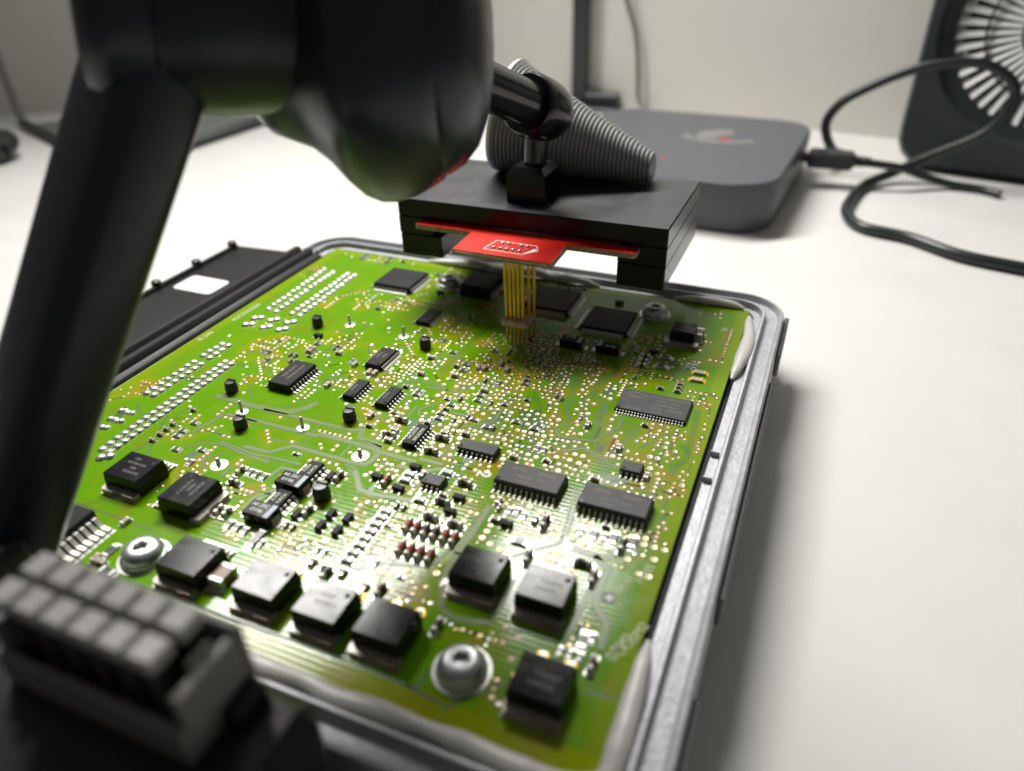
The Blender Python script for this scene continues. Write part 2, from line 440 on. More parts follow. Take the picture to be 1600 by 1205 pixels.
# power packages: body, metal tab at one side, leads at the other
def tab_mesh(w, th=1.3, d=1.7):
    b = MB()
    b.prism([(-w/2, 0.8), (-w/2, -d*0.6), (-w/2+0.5, -d), (-w*0.16, -d), (-w*0.12, -d*0.78), (w*0.12, -d*0.78), (w*0.16, -d), (w/2-0.5, -d), (w/2, -d*0.6), (w/2, 0.8)], 0.15, th, 0)
    b.box((w*0.34, -d-0.011, th*0.6), (w*0.26, 0.02, th*0.5), 1)
    b.box((0, -d*0.45, 0.07), (w*1.0, d*1.5, 0.14), 2)
    return b.mesh('tab', ['tabm', 'copper', 'tabm'])
TAB = tab_mesh(10.0)
lead2 = gull_mesh(2.9, 1.9, 0.85, 0.5, 1.3)
def power(u, v, rz=0, leads=(-2.54, 2.54), w=10.0, d=8.5, h=4.5, text=None, gold=True, lab=None, tip=(0, 0)):
    b = MB()
    b.box((0, 0, 1.25), (w, d, 2.1), 0, 0.12)
    b.box((0, 0.0, 3.38), (w, d, 2.24), 0, 0.12, None, 0.955)
    o = put('power_transistor', b.mesh('power_transistor', 'chipg'), board, bl(u, v), rz)
    if lab: o['label'] = lab
    o.rotation_euler.x = math.radians(tip[0]); o.rotation_euler.y = math.radians(tip[1])
    put('tab', TAB, o, (0, -d/2, 0))
    for x in leads:
        put('lead', lead2 if len(leads) < 4 else lead2s, o, (x, d/2, 0), 180)
        if gold:
            g = MB().lathe([(0.75, 0.02), (1.25, 0.02), (1.22, 0.06), (0.75, 0.06)], 20).mesh('pad_ring', 'gold', 40)
            put('pad_ring', g, o, (x, d/2+2.4, 0))
    d2 = MB().lathe([(0.55, 0), (0.5, 0.012), (0.40, 0.012), (0.38, 0.002)], 18).mesh('ejector_mark', 'chip')
    put('ejector_mark', d2, o, (w*0.36, d*0.28, h+0.002))
    for (s, x, y, sz, r) in (text or []):
        put('marking', text_mesh(s, sz, 'laser'), o, (x, y, h+0.012), r)
    c_ = abs(math.cos(math.radians(rz)))
    fu, fv = (w, d+6) if c_ > 0.5 else (d+6, w)
    take(u, v+(0.3 if c_ > .5 else 0), fu, fv)
    return o
lead2s = gull_mesh(2.9, 1.9, 0.62, 0.4, 1.3)
seven = [(-3.81+1.27*i) for i in range(7)]
power(-118.6, -135.6, 0, seven, 10.2, 8.9, text=[('BUK9226', 1.0, -1.9, 1.15, 180), ('40J1', 0.4, -0.5, 1.1, 180), ('75N1402 B1', 0.2, 1.0, 1.1, 180), ('YE31', -1.0, 2.5, 1.0, 180)], gold=False, lab='power package with four faint text lines')
power(-101.1, -137.0, 90, seven, 9.8, 9.3, text=[('BUK9240', 0.5, -1.9, 1.15, 180), ('86J46', 0.4, -0.4, 1.1, 180), ('TLE10CY 7', 0.2, 1.1, 1.1, 180)], gold=False)
power(-86.2, -152.6, 0, seven, 10.2, 8.7, gold=False, text=[('0306', 1.8, 2.6, 0.9, 180)])
TIP = [(0.2, 0.3), (1.2, -0.9), (0.8, -0.8), (-0.9, -0.6), (0.1, 0.4), (1.0, 0.3)]
for u, v, tx in ((-68.5, -152.0, None), (-54.7, -152.2, [('30N06S3', 0.6, -0.6, 1.3, 0), ('V3040', 0, 1.2, 1.2, 0)]), (-42.0, -152.0, [('3040S', 1.5, -2.4, 1.0, 0)]),
                 (-32.3, -134.0, [('V3040S', 0.8, 0.6, 1.3, 0), ('P522', 1.5, -2.4, 1.0, 0)]), (-18.8, -134.0, [('V3040S', 0.9, 0.6, 1.4, 0), ('G30N06', 0.4, -1.3, 1.2, 0)]),
                 (-12.5, -152.5, [('V3040P', 0.8, 0.5, 1.5, 0), ('G4025A', 0.2, -1.4, 1.4, 0)])):
    power(u, v, 0, text=tx, w=9.6, d=8.4, tip=TIP.pop(0))
power(-86.6, -16.0, 90, w=11.5, d=11, gold=False)
power(-15.8, -26.3, 0, w=7.0, d=6.5, gold=False)
# power package at the far left behind the arm, with its row of long leads
pw = put('power_driver', MB().box((0, 0, 1.9), (11, 13.4, 3.4), 0, 0.25).mesh('power_driver', 'chip'), board, bl(-121.3, -155.9))
big = gull_mesh(4.6, 1.9, 0.95, 0.45, 1.8)
for i in range(8):
    put('lead', big, pw, (5.5, -5.4+i*1.55, 0), 90)
take(-119, -156, 22, 15)

# tantalum capacitors and small dual packages
def tantalum(u, v, rz, L=7.0, W=4.4, h=2.9, text=('25C', '106'), bar=True, flip=0):
    b = MB().box((0, 0, h*0.27), (L*0.97, W*0.97, h*0.5), 0, 0.12).box((0, 0, h*0.74), (L, W, h*0.52), 0, 0.12, None, 0.97)
    o = put('tantalum_capacitor', b.mesh('tantalum_capacitor', 'chipg'), board, bl(u, v), rz)
    t = MB().box((0, 0, 0.9), (0.25, W*0.55, 1.6), 0).box((0.5, 0, 0.08), (1.8, W*0.62, 0.16), 1)
    tm = t.mesh('terminal', ['ceram', 'solder'])
    put('terminal', tm, o, (L/2+0.1, 0, 0)); put('terminal', tm, o, (-L/2-0.1, 0, 0), 180)
    if bar:
        put('polarity_bar', MB().box((0, 0, 0), (1.15, W*0.9, 0.02)).mesh('polarity_bar', 'tanbar'), o, (L*0.5-0.95, 0, h+0.008))
    for k, s in enumerate(text):
        put('marking', text_mesh(s, 1.35, 'silk2'), o, (-0.7, 0.95-1.6*k, h+0.014), flip)
    c_ = abs(math.cos(math.radians(rz)))
    take(u, v, (L+2.4)*c_+W*(1-c_), W*c_+(L+2.4)*(1-c_))
    return o
for pu in ((-83.21, -124.58), (-83.30, -135.28)):
    tantalum(pu[0], pu[1], 0, text=('A0 25C', 'O106'))
for pu in ((-82.48, -119.20), (-82.93, -130.06)):
    chip('dual_package', pu[0], pu[1], 6.6, 3.9, 1.8, 4, 1.5, 90, 1.3, 0.8, text=[('K3E6', 0.2, 0.9, 1.25), ('KAC6', 0.1, -0.7, 1.25)], tmat='silk')
tantalum(-45.6, -41.0, 0, 6.8, 3.9, 2.6, ('86-41',), True, 180)
tantalum(-34.6, -40.6, 180, 6.8, 3.9, 2.6, ('86-41',), True, 0)

# small black transistors
sot = MB().box((0, 0, 0.62), (2.7, 1.5, 0.95), 0, 0.12)
sotm = sot.mesh('small_transistor', 'chip'); sotl = gull_mesh(0.75, 0.45, 0.42, 0.15)
def sot23(u, v, rz=0, k=1.0):
    o = put('small_transistor', sotm, board, bl(u, v), rz)
    for x in (-0.95, 0.95): put('lead', sotl, o, (x, -0.75, 0))
    put('lead', sotl, o, (0, 0.75, 0), 180)
    take(u, v, 3.4, 3.4, 0.1)
for pu, r in (((-70.10, -128.96), 90), ((-70.07, -132.98), 90), ((-65.94, -128.84), 90), ((-65.88, -132.99), 90), ((-60.90, -108.29), 0), ((-67.43, -114.55), 0), ((-60.84, -116.32), 0),
              ((-46.66, -114.27), 0), ((-46.52, -118.88), 0), ((-33.68, -118.11), 0), ((-77.51, -118.46), 90), ((-76.98, -131.86), 90), ((-98.94, -22.81), 0), ((-22.03, -36.84), 0), ((-40.19, -9.22), 0), ((-120.51, -62.61), 0)):
    sot23(pu[0], pu[1], r)

# cylindrical resistors and diodes
def melf_mesh(body, band, L=3.6, r=0.72, bands=(0.3, 0.45, 0.6, 0.75), axis='x'):
    prof = [(r*0.4, -L/2), (r*0.98, -L/2+0.12), (r*1.04, -L/2+0.35), (r*1.04, -L/2+0.85), (r*0.96, -L/2+0.95)]; mis = [1, 1, 1, 1]
    z = -L/2+0.95; seg = [(x*(L-1.9)-L/2+0.95-0.11, x*(L-1.9)-L/2+0.95+0.11) for x in bands]
    for a, c in seg:
        prof += [(r*0.94, a), (r*0.97, a+0.02), (r*0.97, c), (r*0.94, c+0.02)]; mis += [0, 2, 2, 2]
    prof += [(r*0.96, L/2-0.95), (r*1.04, L/2-0.85), (r*1.04, L/2-0.35), (r*0.98, L/2-0.12), (r*0.4, L/2)]; mis += [0, 1, 1, 1, 1]
    b = MB().lathe(prof, 16, 0, RY(90), None, mis)
    for s in (-1, 1): b.box((s*(L/2-0.1), 0, -r+0.02), (1.5, 1.7, 0.12), 3).box((s*(L/2+0.02), 0, -r+0.22), (0.5, 1.0, 0.45), 3, 0.12)
    return b.mesh('melf', [body, 'tin', band, 'solder'], 35)
ME = {'r': melf_mesh('melf_r', 'red_b'), 'p': melf_mesh('melf_p', 'dark_b'), 'g': melf_mesh('melf_g', 'dark_b', bands=(0.5,)), 'y': melf_mesh('melf_y', 'dark_b'), 'd': melf_mesh('melf_r', 'dark_b', 3.3, 0.68), 's': melf_mesh('melf_y', 'dark_b', 2.8, 0.58)}
def melf(p, kind, rz=90):
    L = 3.6
    put('cylindrical_resistor' if kind in 'ryps' else 'cylindrical_diode', ME[kind], board, bl(p[0], p[1], 0.76), rz+rnd.uniform(-3, 3))
    if rz == 90: take(p[0], p[1], 1.7, 4.4, 0.05)
    else: take(p[0], p[1], 4.4, 1.7, 0.05)
for k, pu in enumerate(((-52.84, -126.10), (-50.88, -126.16), (-48.65, -126.21), (-46.43, -126.14), (-44.22, -126.08), (-42.03, -126.12))): melf(pu, 'rrpprr'[k])
for k, pu in enumerate(((-50.94, -132.36), (-48.86, -132.31), (-46.65, -132.30), (-44.35, -132.24))): melf(pu, 'r')
for pu in ((-47.56, -109.36), (-49.40, -116.78), (-49.51, -122.06), (-43.61, -122.28), (-15.23, -122.80)): melf(pu, 'g', 0)
for pu in ((-73.65, -92.82), (-73.22, -99.42), (-60.43, -95.88), (-60.37, -101.57)): melf(pu, 'y', 0)
for pu, k in (((-64.78, -115.08), 'r'), ((-75.74, -117.87), 'd'), ((-75.39, -130.24), 'd'), ((-34.87, -146.98), 'd'), ((-48.92, -143.52), 'd'), ((-61.12, -143.81), 'd'), ((-12.21, -125.72), 'd'), ((-9.33, -115.23), 'p'), ((-6.53, -144.35), 'd'), ((-26.24, -114.65), 'p'), ((-25.87, -125.34), 'd'),
              ((-98.64, -124.37), 's'), ((-93.84, -137.10), 's'), ((-91.70, -136.93), 's')): melf(pu, k)
melf((-97.06, -128.20), 's', 0)
for pu in ((-23.65, -40.03), (-23.54, -42.67), (-23.42, -45.27)): melf(pu, 's', 0)

# rectangular chip parts
def smd_mesh(L, W, h, body, term='solder', white=False):
    b = MB().box((0, 0, h/2+0.05), (L*0.62, W*0.96, h), 0, 0.04)
    if white: b.box((0, 0, h+0.06), (L*0.58, W*0.86, 0.04), 2)
    for s in (-1, 1):
        b.box((s*L*0.40, 0, h/2+0.06), (L*0.21, W, h*1.03), 1, min(0.09, h*0.15))
        b.box((s*(L*0.5+0.12), 0, 0.14), (L*0.22, W*1.05, 0.26), 1, 0.1)
        b.box((s*L*0.52, 0, 0.035), (L*0.42, W*1.2, 0.07), 1)
    return b.mesh('chip_part', [body, term, 'resblk'])
SM = {'c': smd_mesh(2.0, 1.25, 0.9, 'ceram'), 'b': smd_mesh(1.6, 0.85, 0.75, 'ceramb'), 'r': smd_mesh(2.0, 1.25, 0.45, 'white_c', 'solder', True),
      'k': smd_mesh(1.6, 0.85, 0.42, 'resblk'), 'g': smd_mesh(2.4, 1.35, 0.75, 'white_c'), 'R': smd_mesh(3.3, 1.7, 0.55, 'white_c', 'solder', True), 'C': smd_mesh(4.6, 3.4, 2.4, 'ceramb', 'tin'), 'G': smd_mesh(3.2, 1.7, 0.6, 'white_c', 'gold')}
NM = {'c': 'chip_capacitor', 'b': 'chip_capacitor', 'C': 'chip_capacitor', 'r': 'chip_resistor', 'k': 'chip_resistor', 'g': 'chip_resistor', 'R': 'chip_resistor', 'G': 'chip_resistor'}
SZ = {'c': (2.6, 1.5), 'b': (2.1, 1.0), 'r': (2.6, 1.5), 'k': (2.1, 1.0), 'g': (3.0, 1.6), 'R': (4.2, 2.0), 'C': (5.4, 3.6), 'G': (4, 2)}
def smd(p, kind, rz=0):
    put(NM[kind], SM[kind], board, bl(p[0], p[1], 0), rz+rnd.uniform(-2, 2))
    a, c = SZ[kind]
    if rz % 180: a, c = c, a
    take(p[0], p[1], a, c, 0.08)
# the slanting row of grey chip resistors
for pu in ((-59.58, -123.73), (-59.47, -125.84), (-59.53, -127.98), (-59.41, -130.21), (-59.46, -132.35), (-59.33, -134.48), (-59.40, -136.73), (-59.42, -139.01)): smd(pu, 'g', 0)
smd((-78.96, -152.38), 'C', 90)
for pu, k, r in (((-53.87, -137.65), 'r', 90), ((-61.00, -110.92), 'g', 0), ((-60.93, -113.09), 'g', 0), ((-54.50, -117.85), 'g', 0), ((-53.18, -107.15), 'g', 0), ((-58.13, -110.05), 'c', 90),
                 ((-81.46, -62.04), 'c', 0), ((-79.95, -70.94), 'c', 0), ((-70.54, -68.50), 'c', 0), ((-70.43, -61.78), 'r', 0), ((-69.72, -64.89), 'r', 0), ((-65.84, -51.84), 'r', 0), ((-77.02, -56.81), 'r', 0), ((-61.14, -57.92), 'c', 90), ((-58.21, -60.57), 'c', 90),
                 ((-50.84, -65.34), 'r', 0), ((-50.96, -63.63), 'b', 0), ((-59.73, -74.83), 'r', 0), ((-59.32, -77.32), 'r', 0), ((-59.69, -72.46), 'c', 0), ((-65.62, -86.08), 'r', 0), ((-65.17, -88.37), 'r', 0), ((-65.34, -84.10), 'b', 0), ((-67.23, -79.66), 'k', 0), ((-64.04, -78.45), 'b', 90), ((-58.51, -85.22), 'b', 90), ((-56.49, -85.67), 'r', 0),
                 ((-55.71, -92.13), 'c', 0), ((-60.73, -93.77), 'c', 0), ((-72.35, -101.35), 'c', 0), ((-72.93, -97.29), 'c', 0), ((-66.85, -91.43), 'b', 0), ((-80.66, -78.33), 'b', 0), ((-48.12, -54.17), 'r', 0), ((-49.64, -54.74), 'b', 90), ((-49.71, -37.26), 'c', 90), ((-53.01, -49.05), 'b', 90),
                 ((-46.01, -82.87), 'r', 0), ((-40.23, -82.14), 'r', 0), ((-15.48, -72.83), 'b', 0), ((-51.97, -52.77), 'b', 90), ((-15.89, -54.72), 'b', 0), ((-18.29, -38.25), 'R', 0), ((-18.34, -43.58), 'R', 0), ((-12.11, -23.37), 'C', 90),
                 ((-7.51, -43.18), 'G', 0), ((-7.62, -47.13), 'G', 0), ((-10.26, -92.24), 'c', 90), ((-20.83, -97.06), 'c', 0), ((-41.07, -96.35), 'c', 0), ((-33.37, -94.93), 'b', 0),
                 ((-119.36, -123.15), 'r', 0), ((-113.08, -121.01), 'r', 0), ((-112.22, -126.02), 'r', 90), ((-123.14, -112.78), 'r', 0), ((-123.46, -116.49), 'r', 0), ((-123.21, -118.72), 'r', 0), ((-128.03, -115.26), 'b', 0), ((-127.89, -117.60), 'b', 0), ((-127.75, -119.89), 'b', 0), ((-127.71, -122.46), 'b', 0),
                 ((-127.67, -108.29), 'b', 0), ((-96.41, -123.75), 'r', 90), ((-94.53, -123.77), 'r', 90), ((-92.24, -123.88), 'r', 90), ((-88.88, -139.45), 'r', 90), ((-86.66, -139.63), 'r', 90), ((-84.35, -139.96), 'r', 90), ((-80.54, -139.90), 'R', 90), ((-80.56, -141.91), 'R', 90), ((-78.69, -141.58), 'k', 90),
                 ((-106.46, -154.85), 'R', 90), ((-105.54, -157.92), 'c', 0), ((-102.33, -159.24), 'R', 0), ((-110.34, -147.22), 'c', 90), ((-107.40, -157.52), 'c', 90),
                 ((-37.18, -113.87), 'b', 90), ((-34.92, -113.86), 'r', 90), ((-33.18, -113.40), 'r', 90), ((-31.37, -114.19), 'r', 90), ((-28.58, -114.59), 'c', 90), ((-38.14, -112.03), 'c', 90), ((-29.16, -121.72), 'R', 0),
                 ((-18.44, -114.32), 'r', 90), ((-15.82, -114.30), 'R', 90), ((-13.45, -113.97), 'r', 90), ((-11.71, -113.88), 'R', 90), ((-7.79, -113.52), 'R', 90), ((-9.43, -140.02), 'R', 90), ((-8.24, -138.95), 'r', 90), ((-36.75, -136.87), 'R', 0),
                 ((-63.39, -142.59), 'r', 90), ((-65.54, -142.15), 'c', 90), ((-58.26, -142.38), 'c', 90), ((-52.19, -143.84), 'c', 90)): smd(pu, k, r)

# black plastic pegs and bare upright pins on round pads
pegm = MB().lathe([(1.75, 0), (1.75, 1.7), (1.6, 2.0), (1.55, 2.9), (1.4, 3.1), (0.6, 3.15)], 20).box((0, 0.75, 3.2), (2.4, 0.8, 0.5), 0, 0.1).mesh('locating_peg', 'blackp', 30)
pegh = MB().lathe([(1.75, 0.01), (2.05, 0.01), (2.0, 0.05), (1.75, 0.05)], 24).mesh('peg_ring', 'halo')
for pu, s in (((-86.22, -56.87), 1.0), ((-124.65, -96.90), 1.0), ((-110.68, -109.82), 1.0), ((-86.45, -96.95), 1.0), ((-75.43, -124.70), 1.15), ((-125.06, -56.49), 1.0)):
    o = put('locating_peg', pegm, board, bl(pu[0], pu[1])); o.scale = (s, s, s)
    put('peg_ring', pegh, o); take(pu[0], pu[1], 4, 4)
pinm = MB().lathe([(0.55, 0.05), (0.5, 0.4), (0.42, 0.7), (0.40, 3.0), (0.25, 3.3)], 14).mesh('upright_pin', 'tin', 35)
pinp = MB().lathe([(0.5, 0.12), (1.5, 0.09), (1.72, 0.02)], 24).mesh('round_pad', 'solder', 35)
for pu, big in (((-115.41, -103.96), 0), ((-95.89, -104.16), 0), ((-75.77, -108.78), 1), ((-105.48, -123.92), 1), ((-95.97, -52.88), 0), ((-115.91, -52.20), 0)):
    o = put('upright_pin', pinm, board, bl(pu[0], pu[1])); put('round_pad', pinp, o)
    if big: o.scale = (1.25, 1.25, 0.6)
    take(pu[0], pu[1], 3.6, 3.6)

# screws with round shoulders and star recess
def screw(u, v, k=1.0, tilt=0):
    o = put('screw', MB().lathe([(5.3, 0.06), (5.3, 0.75), (5.15, 1.1), (4.85, 1.25), (4.75, 1.5), (4.6, 2.2), (4.15, 2.95), (3.4, 3.45), (2.6, 3.62), (1.78, 3.56)], 40, cap=False).mesh('screw', 'zinc', 28), board, bl(u, v), tilt)
    r = MB().lathe([(1.80, 3.535), (1.72, 3.53), (1.66, 3.4), (1.6, 2.3), (0.01, 2.2)], 48, 0, None, (6, 0.10, 1, 3), cap=False).mesh('star_recess', 'zinc', 50)
    put('star_recess', r, o, (0, 0, 0.015))
    put('screw_pad', MB().lathe([(4.8, 0.0), (6.1, 0.0), (6.05, 0.04), (4.8, 0.06)], 40).mesh('screw_pad', 'solder', 35), o, (0, 0, 0.03))
    o.scale = (k, k, k); take(u, v, 12*k, 12*k)
    return o
for pu, k in (((-98.79, -153.39), 0.86), ((-26.84, -153.26), 0.86), ((-27.69, -12.09), 0.8), ((-99.79, -14.37), 0.8)): screw(pu[0], pu[1], k, rnd.uniform(0, 60))

# soldered connector pins: two double rows along the left edge
jm = MB().lathe([(1.15, 0.02), (1.1, 0.22), (0.92, 0.46), (0.66, 0.62), (0.36, 0.70), (0.0005, 0.72)], 14).mesh('solder_joint', 'solder', 60)
def joints(p, q, n, k=1.0):
    for i in range(n):
        t = i/(n-1); u, v = p[0]+(q[0]-p[0])*t, p[1]+(q[1]-p[1])*t
        o = put('solder_joint', jm, board, bl(u, v), rnd.uniform(0, 90)); o.scale = (k, k, k*rnd.uniform(0.8, 1.1)); take(u, v, 2*k, 2*k, 0.02)
joints((-147.64, -52.33), (-148.84, -19.02), 13); joints((-144.00, -52.98), (-144.58, -19.92), 13)
joints((-138.10, -52.29), (-138.50, -19.54), 13); joints((-134.85, -52.56), (-135.44, -19.63), 13)
joints((-136.87, -129.61), (-137.31, -85.16), 20); joints((-134.01, -129.88), (-134.70, -85.74), 20)
joints((-145.99, -106.35), (-146.09, -88.45), 8); joints((-143.40, -106.39), (-143.06, -88.87), 8)
joints((-146.09, -84.49), (-145.73, -76.92), 4); joints((-143.20, -85.00), (-143.03, -77.19), 4)
for pu in ((-147.28, -64.22), (-147.50, -59.60), (-140.87, -63.70), (-141.68, -58.89), (-134.95, -63.32), (-135.45, -58.47), (-134.21, -132.38)): joints(pu, (pu[0]+1.6, pu[1]+1.2), 2, 1.15)
for pu in ((-145.91, -115.25), (-143.56, -115.32), (-145.51, -119.19), (-143.20, -119.24), (-144.49, -122.76)): joints(pu, (pu[0]+1.2, pu[1]+0.3), 2, 0.9)

# ---------------------------------------------------------------- tracks, vias, print on the board
tr = MB(); gp = MB()
def track(pts, w=0.9, edge=True):
    if edge: gp.ribbon(pts, w+0.34, 0.006, 0.012)
    tr.ribbon(pts, w, 0.010, 0.045)
def bus(pts, n, w=0.22, pitch=0.55):
    """parallel thin tracks with dark gaps"""
    P = [Vector(p) for p in pts]
    d = (P[-1]-P[0]).normalized(); nrm = Vector((-d.y, d.x))
    for k in range(n):
        off = (k-(n-1)/2)*pitch
        gp.ribbon([tuple(p+nrm*off) for p in P], w*0.75, 0.006, 0.014)
TR = [
 ([(-110.57, -101.16), (-83.03, -100.71), (-80.91, -99.61), (-79.88, -102.96), (-76.34, -103.00), (-72.73, -103.83)], 1.0),
 ([(-111.96, -106.08), (-90.85, -106.02), (-89.96, -105.11), (-74.08, -105.17), (-72.68, -105.98), (-67.02, -105.94), (-62.05, -106.11)], 1.1),
 ([(-104.94, -115.94), (-97.33, -115.75), (-93.35, -111.49), (-76.56, -111.71), (-72.75, -111.27), (-72.28, -110.06), (-71.99, -106.52)], 1.0),
 ([(-127.41, -100.33), (-114.50, -100.73), (-103.56, -100.08), (-100.26, -96.28), (-98.99, -93.21)], 1.9),
 ([(-118.26, -106.31), (-108.62, -106.63)], 1.0),
 ([(-120.99, -116.13), (-119.56, -110.82), (-119.06, -106.61)], 0.9),
 ([(-92.40, -101.94), (-92.10, -105.35)], 0.25), ([(-80.21, -105.60), (-80.11, -110.72)], 0.25),
 ([(-73.84, -113.98), (-69.09, -119.45), (-65.83, -119.81), (-59.43, -118.93), (-55.30, -118.23)], 1.0),
 ([(-65.57, -109.01), (-58.91, -108.71), (-55.18, -106.26)], 0.9), ([(-61.94, -104.76), (-55.67, -104.67)], 0.9),
 ([(-65.11, -100.62), (-58.61, -102.95), (-57.52, -101.74), (-57.55, -99.35)], 0.6),
 ([(-83.60, -133.05), (-88.93, -132.92), (-87.72, -127.86), (-86.40, -124.99)], 0.8), ([(-91.61, -124.10), (-90.65, -119.47), (-85.52, -119.01)], 0.7),
 ([(-89.56, -134.28), (-89.72, -129.81), (-87.04, -127.60)], 0.5),
 ([(-119.82, -123.87), (-115.13, -118.47), (-110.70, -117.32), (-99.66, -118.79), (-94.91, -118.80)], 0.4), ([(-111.44, -116.49), (-99.89, -117.81), (-94.42, -117.03), (-87.13, -116.83)], 0.4),
 ([(-108.97, -126.30), (-110.24, -123.40), (-108.00, -120.40)], 0.3), ([(-101.89, -127.35), (-102.27, -123.20)], 0.3),
 ([(-36.29, -128.71), (-41.73, -129.33), (-42.67, -133.08), (-45.82, -135.25), (-52.21, -136.85), (-56.05, -140.20), (-60.59, -140.15)], 0.5),
 ([(-39.57, -113.66), (-39.42, -122.10), (-39.80, -129.71), (-39.31, -136.79), (-36.27, -142.65)], 1.2),
 ([(-36.27, -142.65), (-33.59, -143.98), (-29.33, -143.38), (-26.94, -142.43), (-26.38, -137.91), (-26.82, -131.33)], 1.2),
 ([(-29.12, -125.88), (-24.58, -121.62), (-21.63, -119.11), (-21.52, -116.70)], 0.5),
 ([(-18.56, -119.25), (-11.68, -119.76), (-9.55, -116.66)], 1.4),
 ([(-13.77, -119.46), (-10.31, -122.14), (-10.37, -128.25), (-10.01, -131.41), (-6.76, -134.85), (-6.20, -140.56)], 1.2),
 ([(-13.80, -123.51), (-11.89, -125.42), (-11.99, -132.20), (-12.88, -141.05)], 0.8),
 ([(-36.41, -81.40), (-33.71, -84.67), (-25.13, -83.33), (-21.54, -76.29), (-21.94, -68.98)], 0.45),
 ([(-31.09, -89.70), (-27.14, -87.10), (-22.76, -88.34), (-17.03, -92.00)], 0.5),
 ([(-24.12, -100.80), (-22.70, -109.26), (-21.64, -117.14)], 0.3), ([(-23.18, -100.90), (-21.68, -108.87), (-20.91, -116.05)], 0.3),
 ([(-77.82, -103.57), (-72.02, -104.11)], 0.7),
 ([(-81.93, -76.93), (-80.59, -74.65), (-73.96, -73.92), (-69.17, -75.57)], 0.5), ([(-70.61, -89.07), (-72.03, -86.49), (-68.06, -81.46)], 0.45), ([(-73.27, -90.70), (-73.38, -85.10)], 0.4),
 ([(-63.21, -84.70), (-59.01, -84.65)], 0.8), ([(-58.31, -89.78), (-51.69, -84.88), (-51.70, -78.76)], 0.5),
 ([(-80.50, -61.56), (-77.50, -59.26), (-72.62, -58.61)], 0.8), ([(-75.67, -76.30), (-66.44, -75.21)], 0.6),
]
for pts, w in TR: track(pts, w)
BUS = [
 ([(-39.14, -53.63), (-38.16, -60.41), (-36.21, -71.29), (-35.86, -74.28), (-34.01, -76.63), (-34.02, -80.49)], 3),
 ([(-29.72, -44.49), (-29.62, -50.06), (-31.65, -57.95), (-32.03, -64.19), (-27.63, -67.07), (-26.52, -70.73), (-27.54, -75.66), (-26.14, -77.47), (-25.81, -82.20)], 3),
 ([(-28.48, -69.92), (-25.63, -76.40), (-25.13, -83.33), (-22.85, -86.52), (-22.52, -83.43)], 3),
 ([(-23.10, -83.10), (-23.47, -88.61), (-19.76, -93.06), (-19.77, -95.52)], 4),
 ([(-4.76, -60.89), (-3.56, -75.04), (-3.36, -83.44), (-5.12, -85.64), (-5.21, -89.88)], 3),
 ([(-33.30, -43.91), (-29.43, -48.14), (-29.01, -53.44)], 3),
 ([(-18.44, -75.69), (-18.29, -82.07)], 3), ([(-16.78, -72.73), (-17.01, -77.98)], 2),
 ([(-76.99, -111.88), (-73.21, -115.49)], 4), ([(-70.21, -117.98), (-68.09, -120.23)], 4), ([(-73.93, -105.11), (-72.69, -106.26)], 4), ([(-67.44, -105.83), (-66.13, -107.16)], 3), ([(-80.91, -100.19), (-79.74, -103.18)], 3),
 ([(-134.22, -110.17), (-123.56, -129.33), (-125.24, -136.40)], 2), ([(-144.75, -110.92), (-140.98, -114.33), (-135.97, -113.99)], 2), ([(-127.03, -120.76), (-128.07, -122.87), (-128.46, -127.20), (-128.28, -131.68)], 3),
 ([(-59.54, -53.72), (-58.63, -48.63)], 2), ([(-74.64, -68.81), (-75.24, -59.59), (-73.83, -40.29), (-72.23, -36.55)], 2), ([(-115.11, -48.64), (-114.66, -33.68), (-111.52, -21.86)], 1), ([(-112.33, -73.46), (-106.15, -80.67)], 1), ([(-122.56, -92.26), (-117.30, -97.84)], 2), ([(-107.69, -100.07), (-100.86, -92.60)], 1),
 ([(-49.18, -131.88), (-43.42, -137.00)], 1), ([(-74.05, -126.66), (-72.06, -128.55)], 2), ([(-72.81, -122.06), (-70.30, -124.53)], 2),
 ([(-12.56, -115.54), (-8.33, -112.90)], 1), ([(-11.33, -131.94), (-7.83, -135.28)], 2),
 ([(-125.48, -147.17), (-121.76, -144.59), (-119.19, -141.97)], 1), ([(-48.52, -71.10), (-45.42, -70.59)], 1), ([(-47.36, -67.99), (-42.38, -75.21)], 2), ([(-5.44, -77.13), (-2.74, -80.62)], 2), ([(-14.39, -81.93), (-11.87, -78.24)], 1),
]
for pts, n in BUS: bus(pts, n)
def keep(pts, w):
    for k in range(len(pts)-1):
        a, c = Vector(pts[k]), Vector(pts[k+1]); m_ = max(1, int((c-a).length/0.8))
        for t in range(m_+1):
            q = a.lerp(c, t/m_); take(q.x, q.y, w, w, 0.0)
for pts, w in TR: keep(pts, w+0.5)
for pts, n in BUS: keep(pts, n*0.55+0.6)
# the long border gaps near the front edge
gp.ribbon([(-114.67, -159.20), (-98.33, -159.61), (-80.81, -159.20), (-62.67, -159.43), (-56.15, -158.77), (-34.27, -159.49), (-32.24, -159.19), (-32.24, -155.60)], 0.55, 0.006, 0.013)
gp.ribbon([(-34.27, -159.49), (-25.80, -160.54), (-23.32, -157.29), (-18.98, -152.69)], 0.55, 0.006, 0.013)
gp.ribbon([(-6.03, -149.31), (-0.75, -148.72)], 0.5, 0.006, 0.013)
gp.ribbon([(-126.39, -146.39), (-118.06, -146.51), (-102.77, -146.94)], 0.3, 0.006, 0.013)

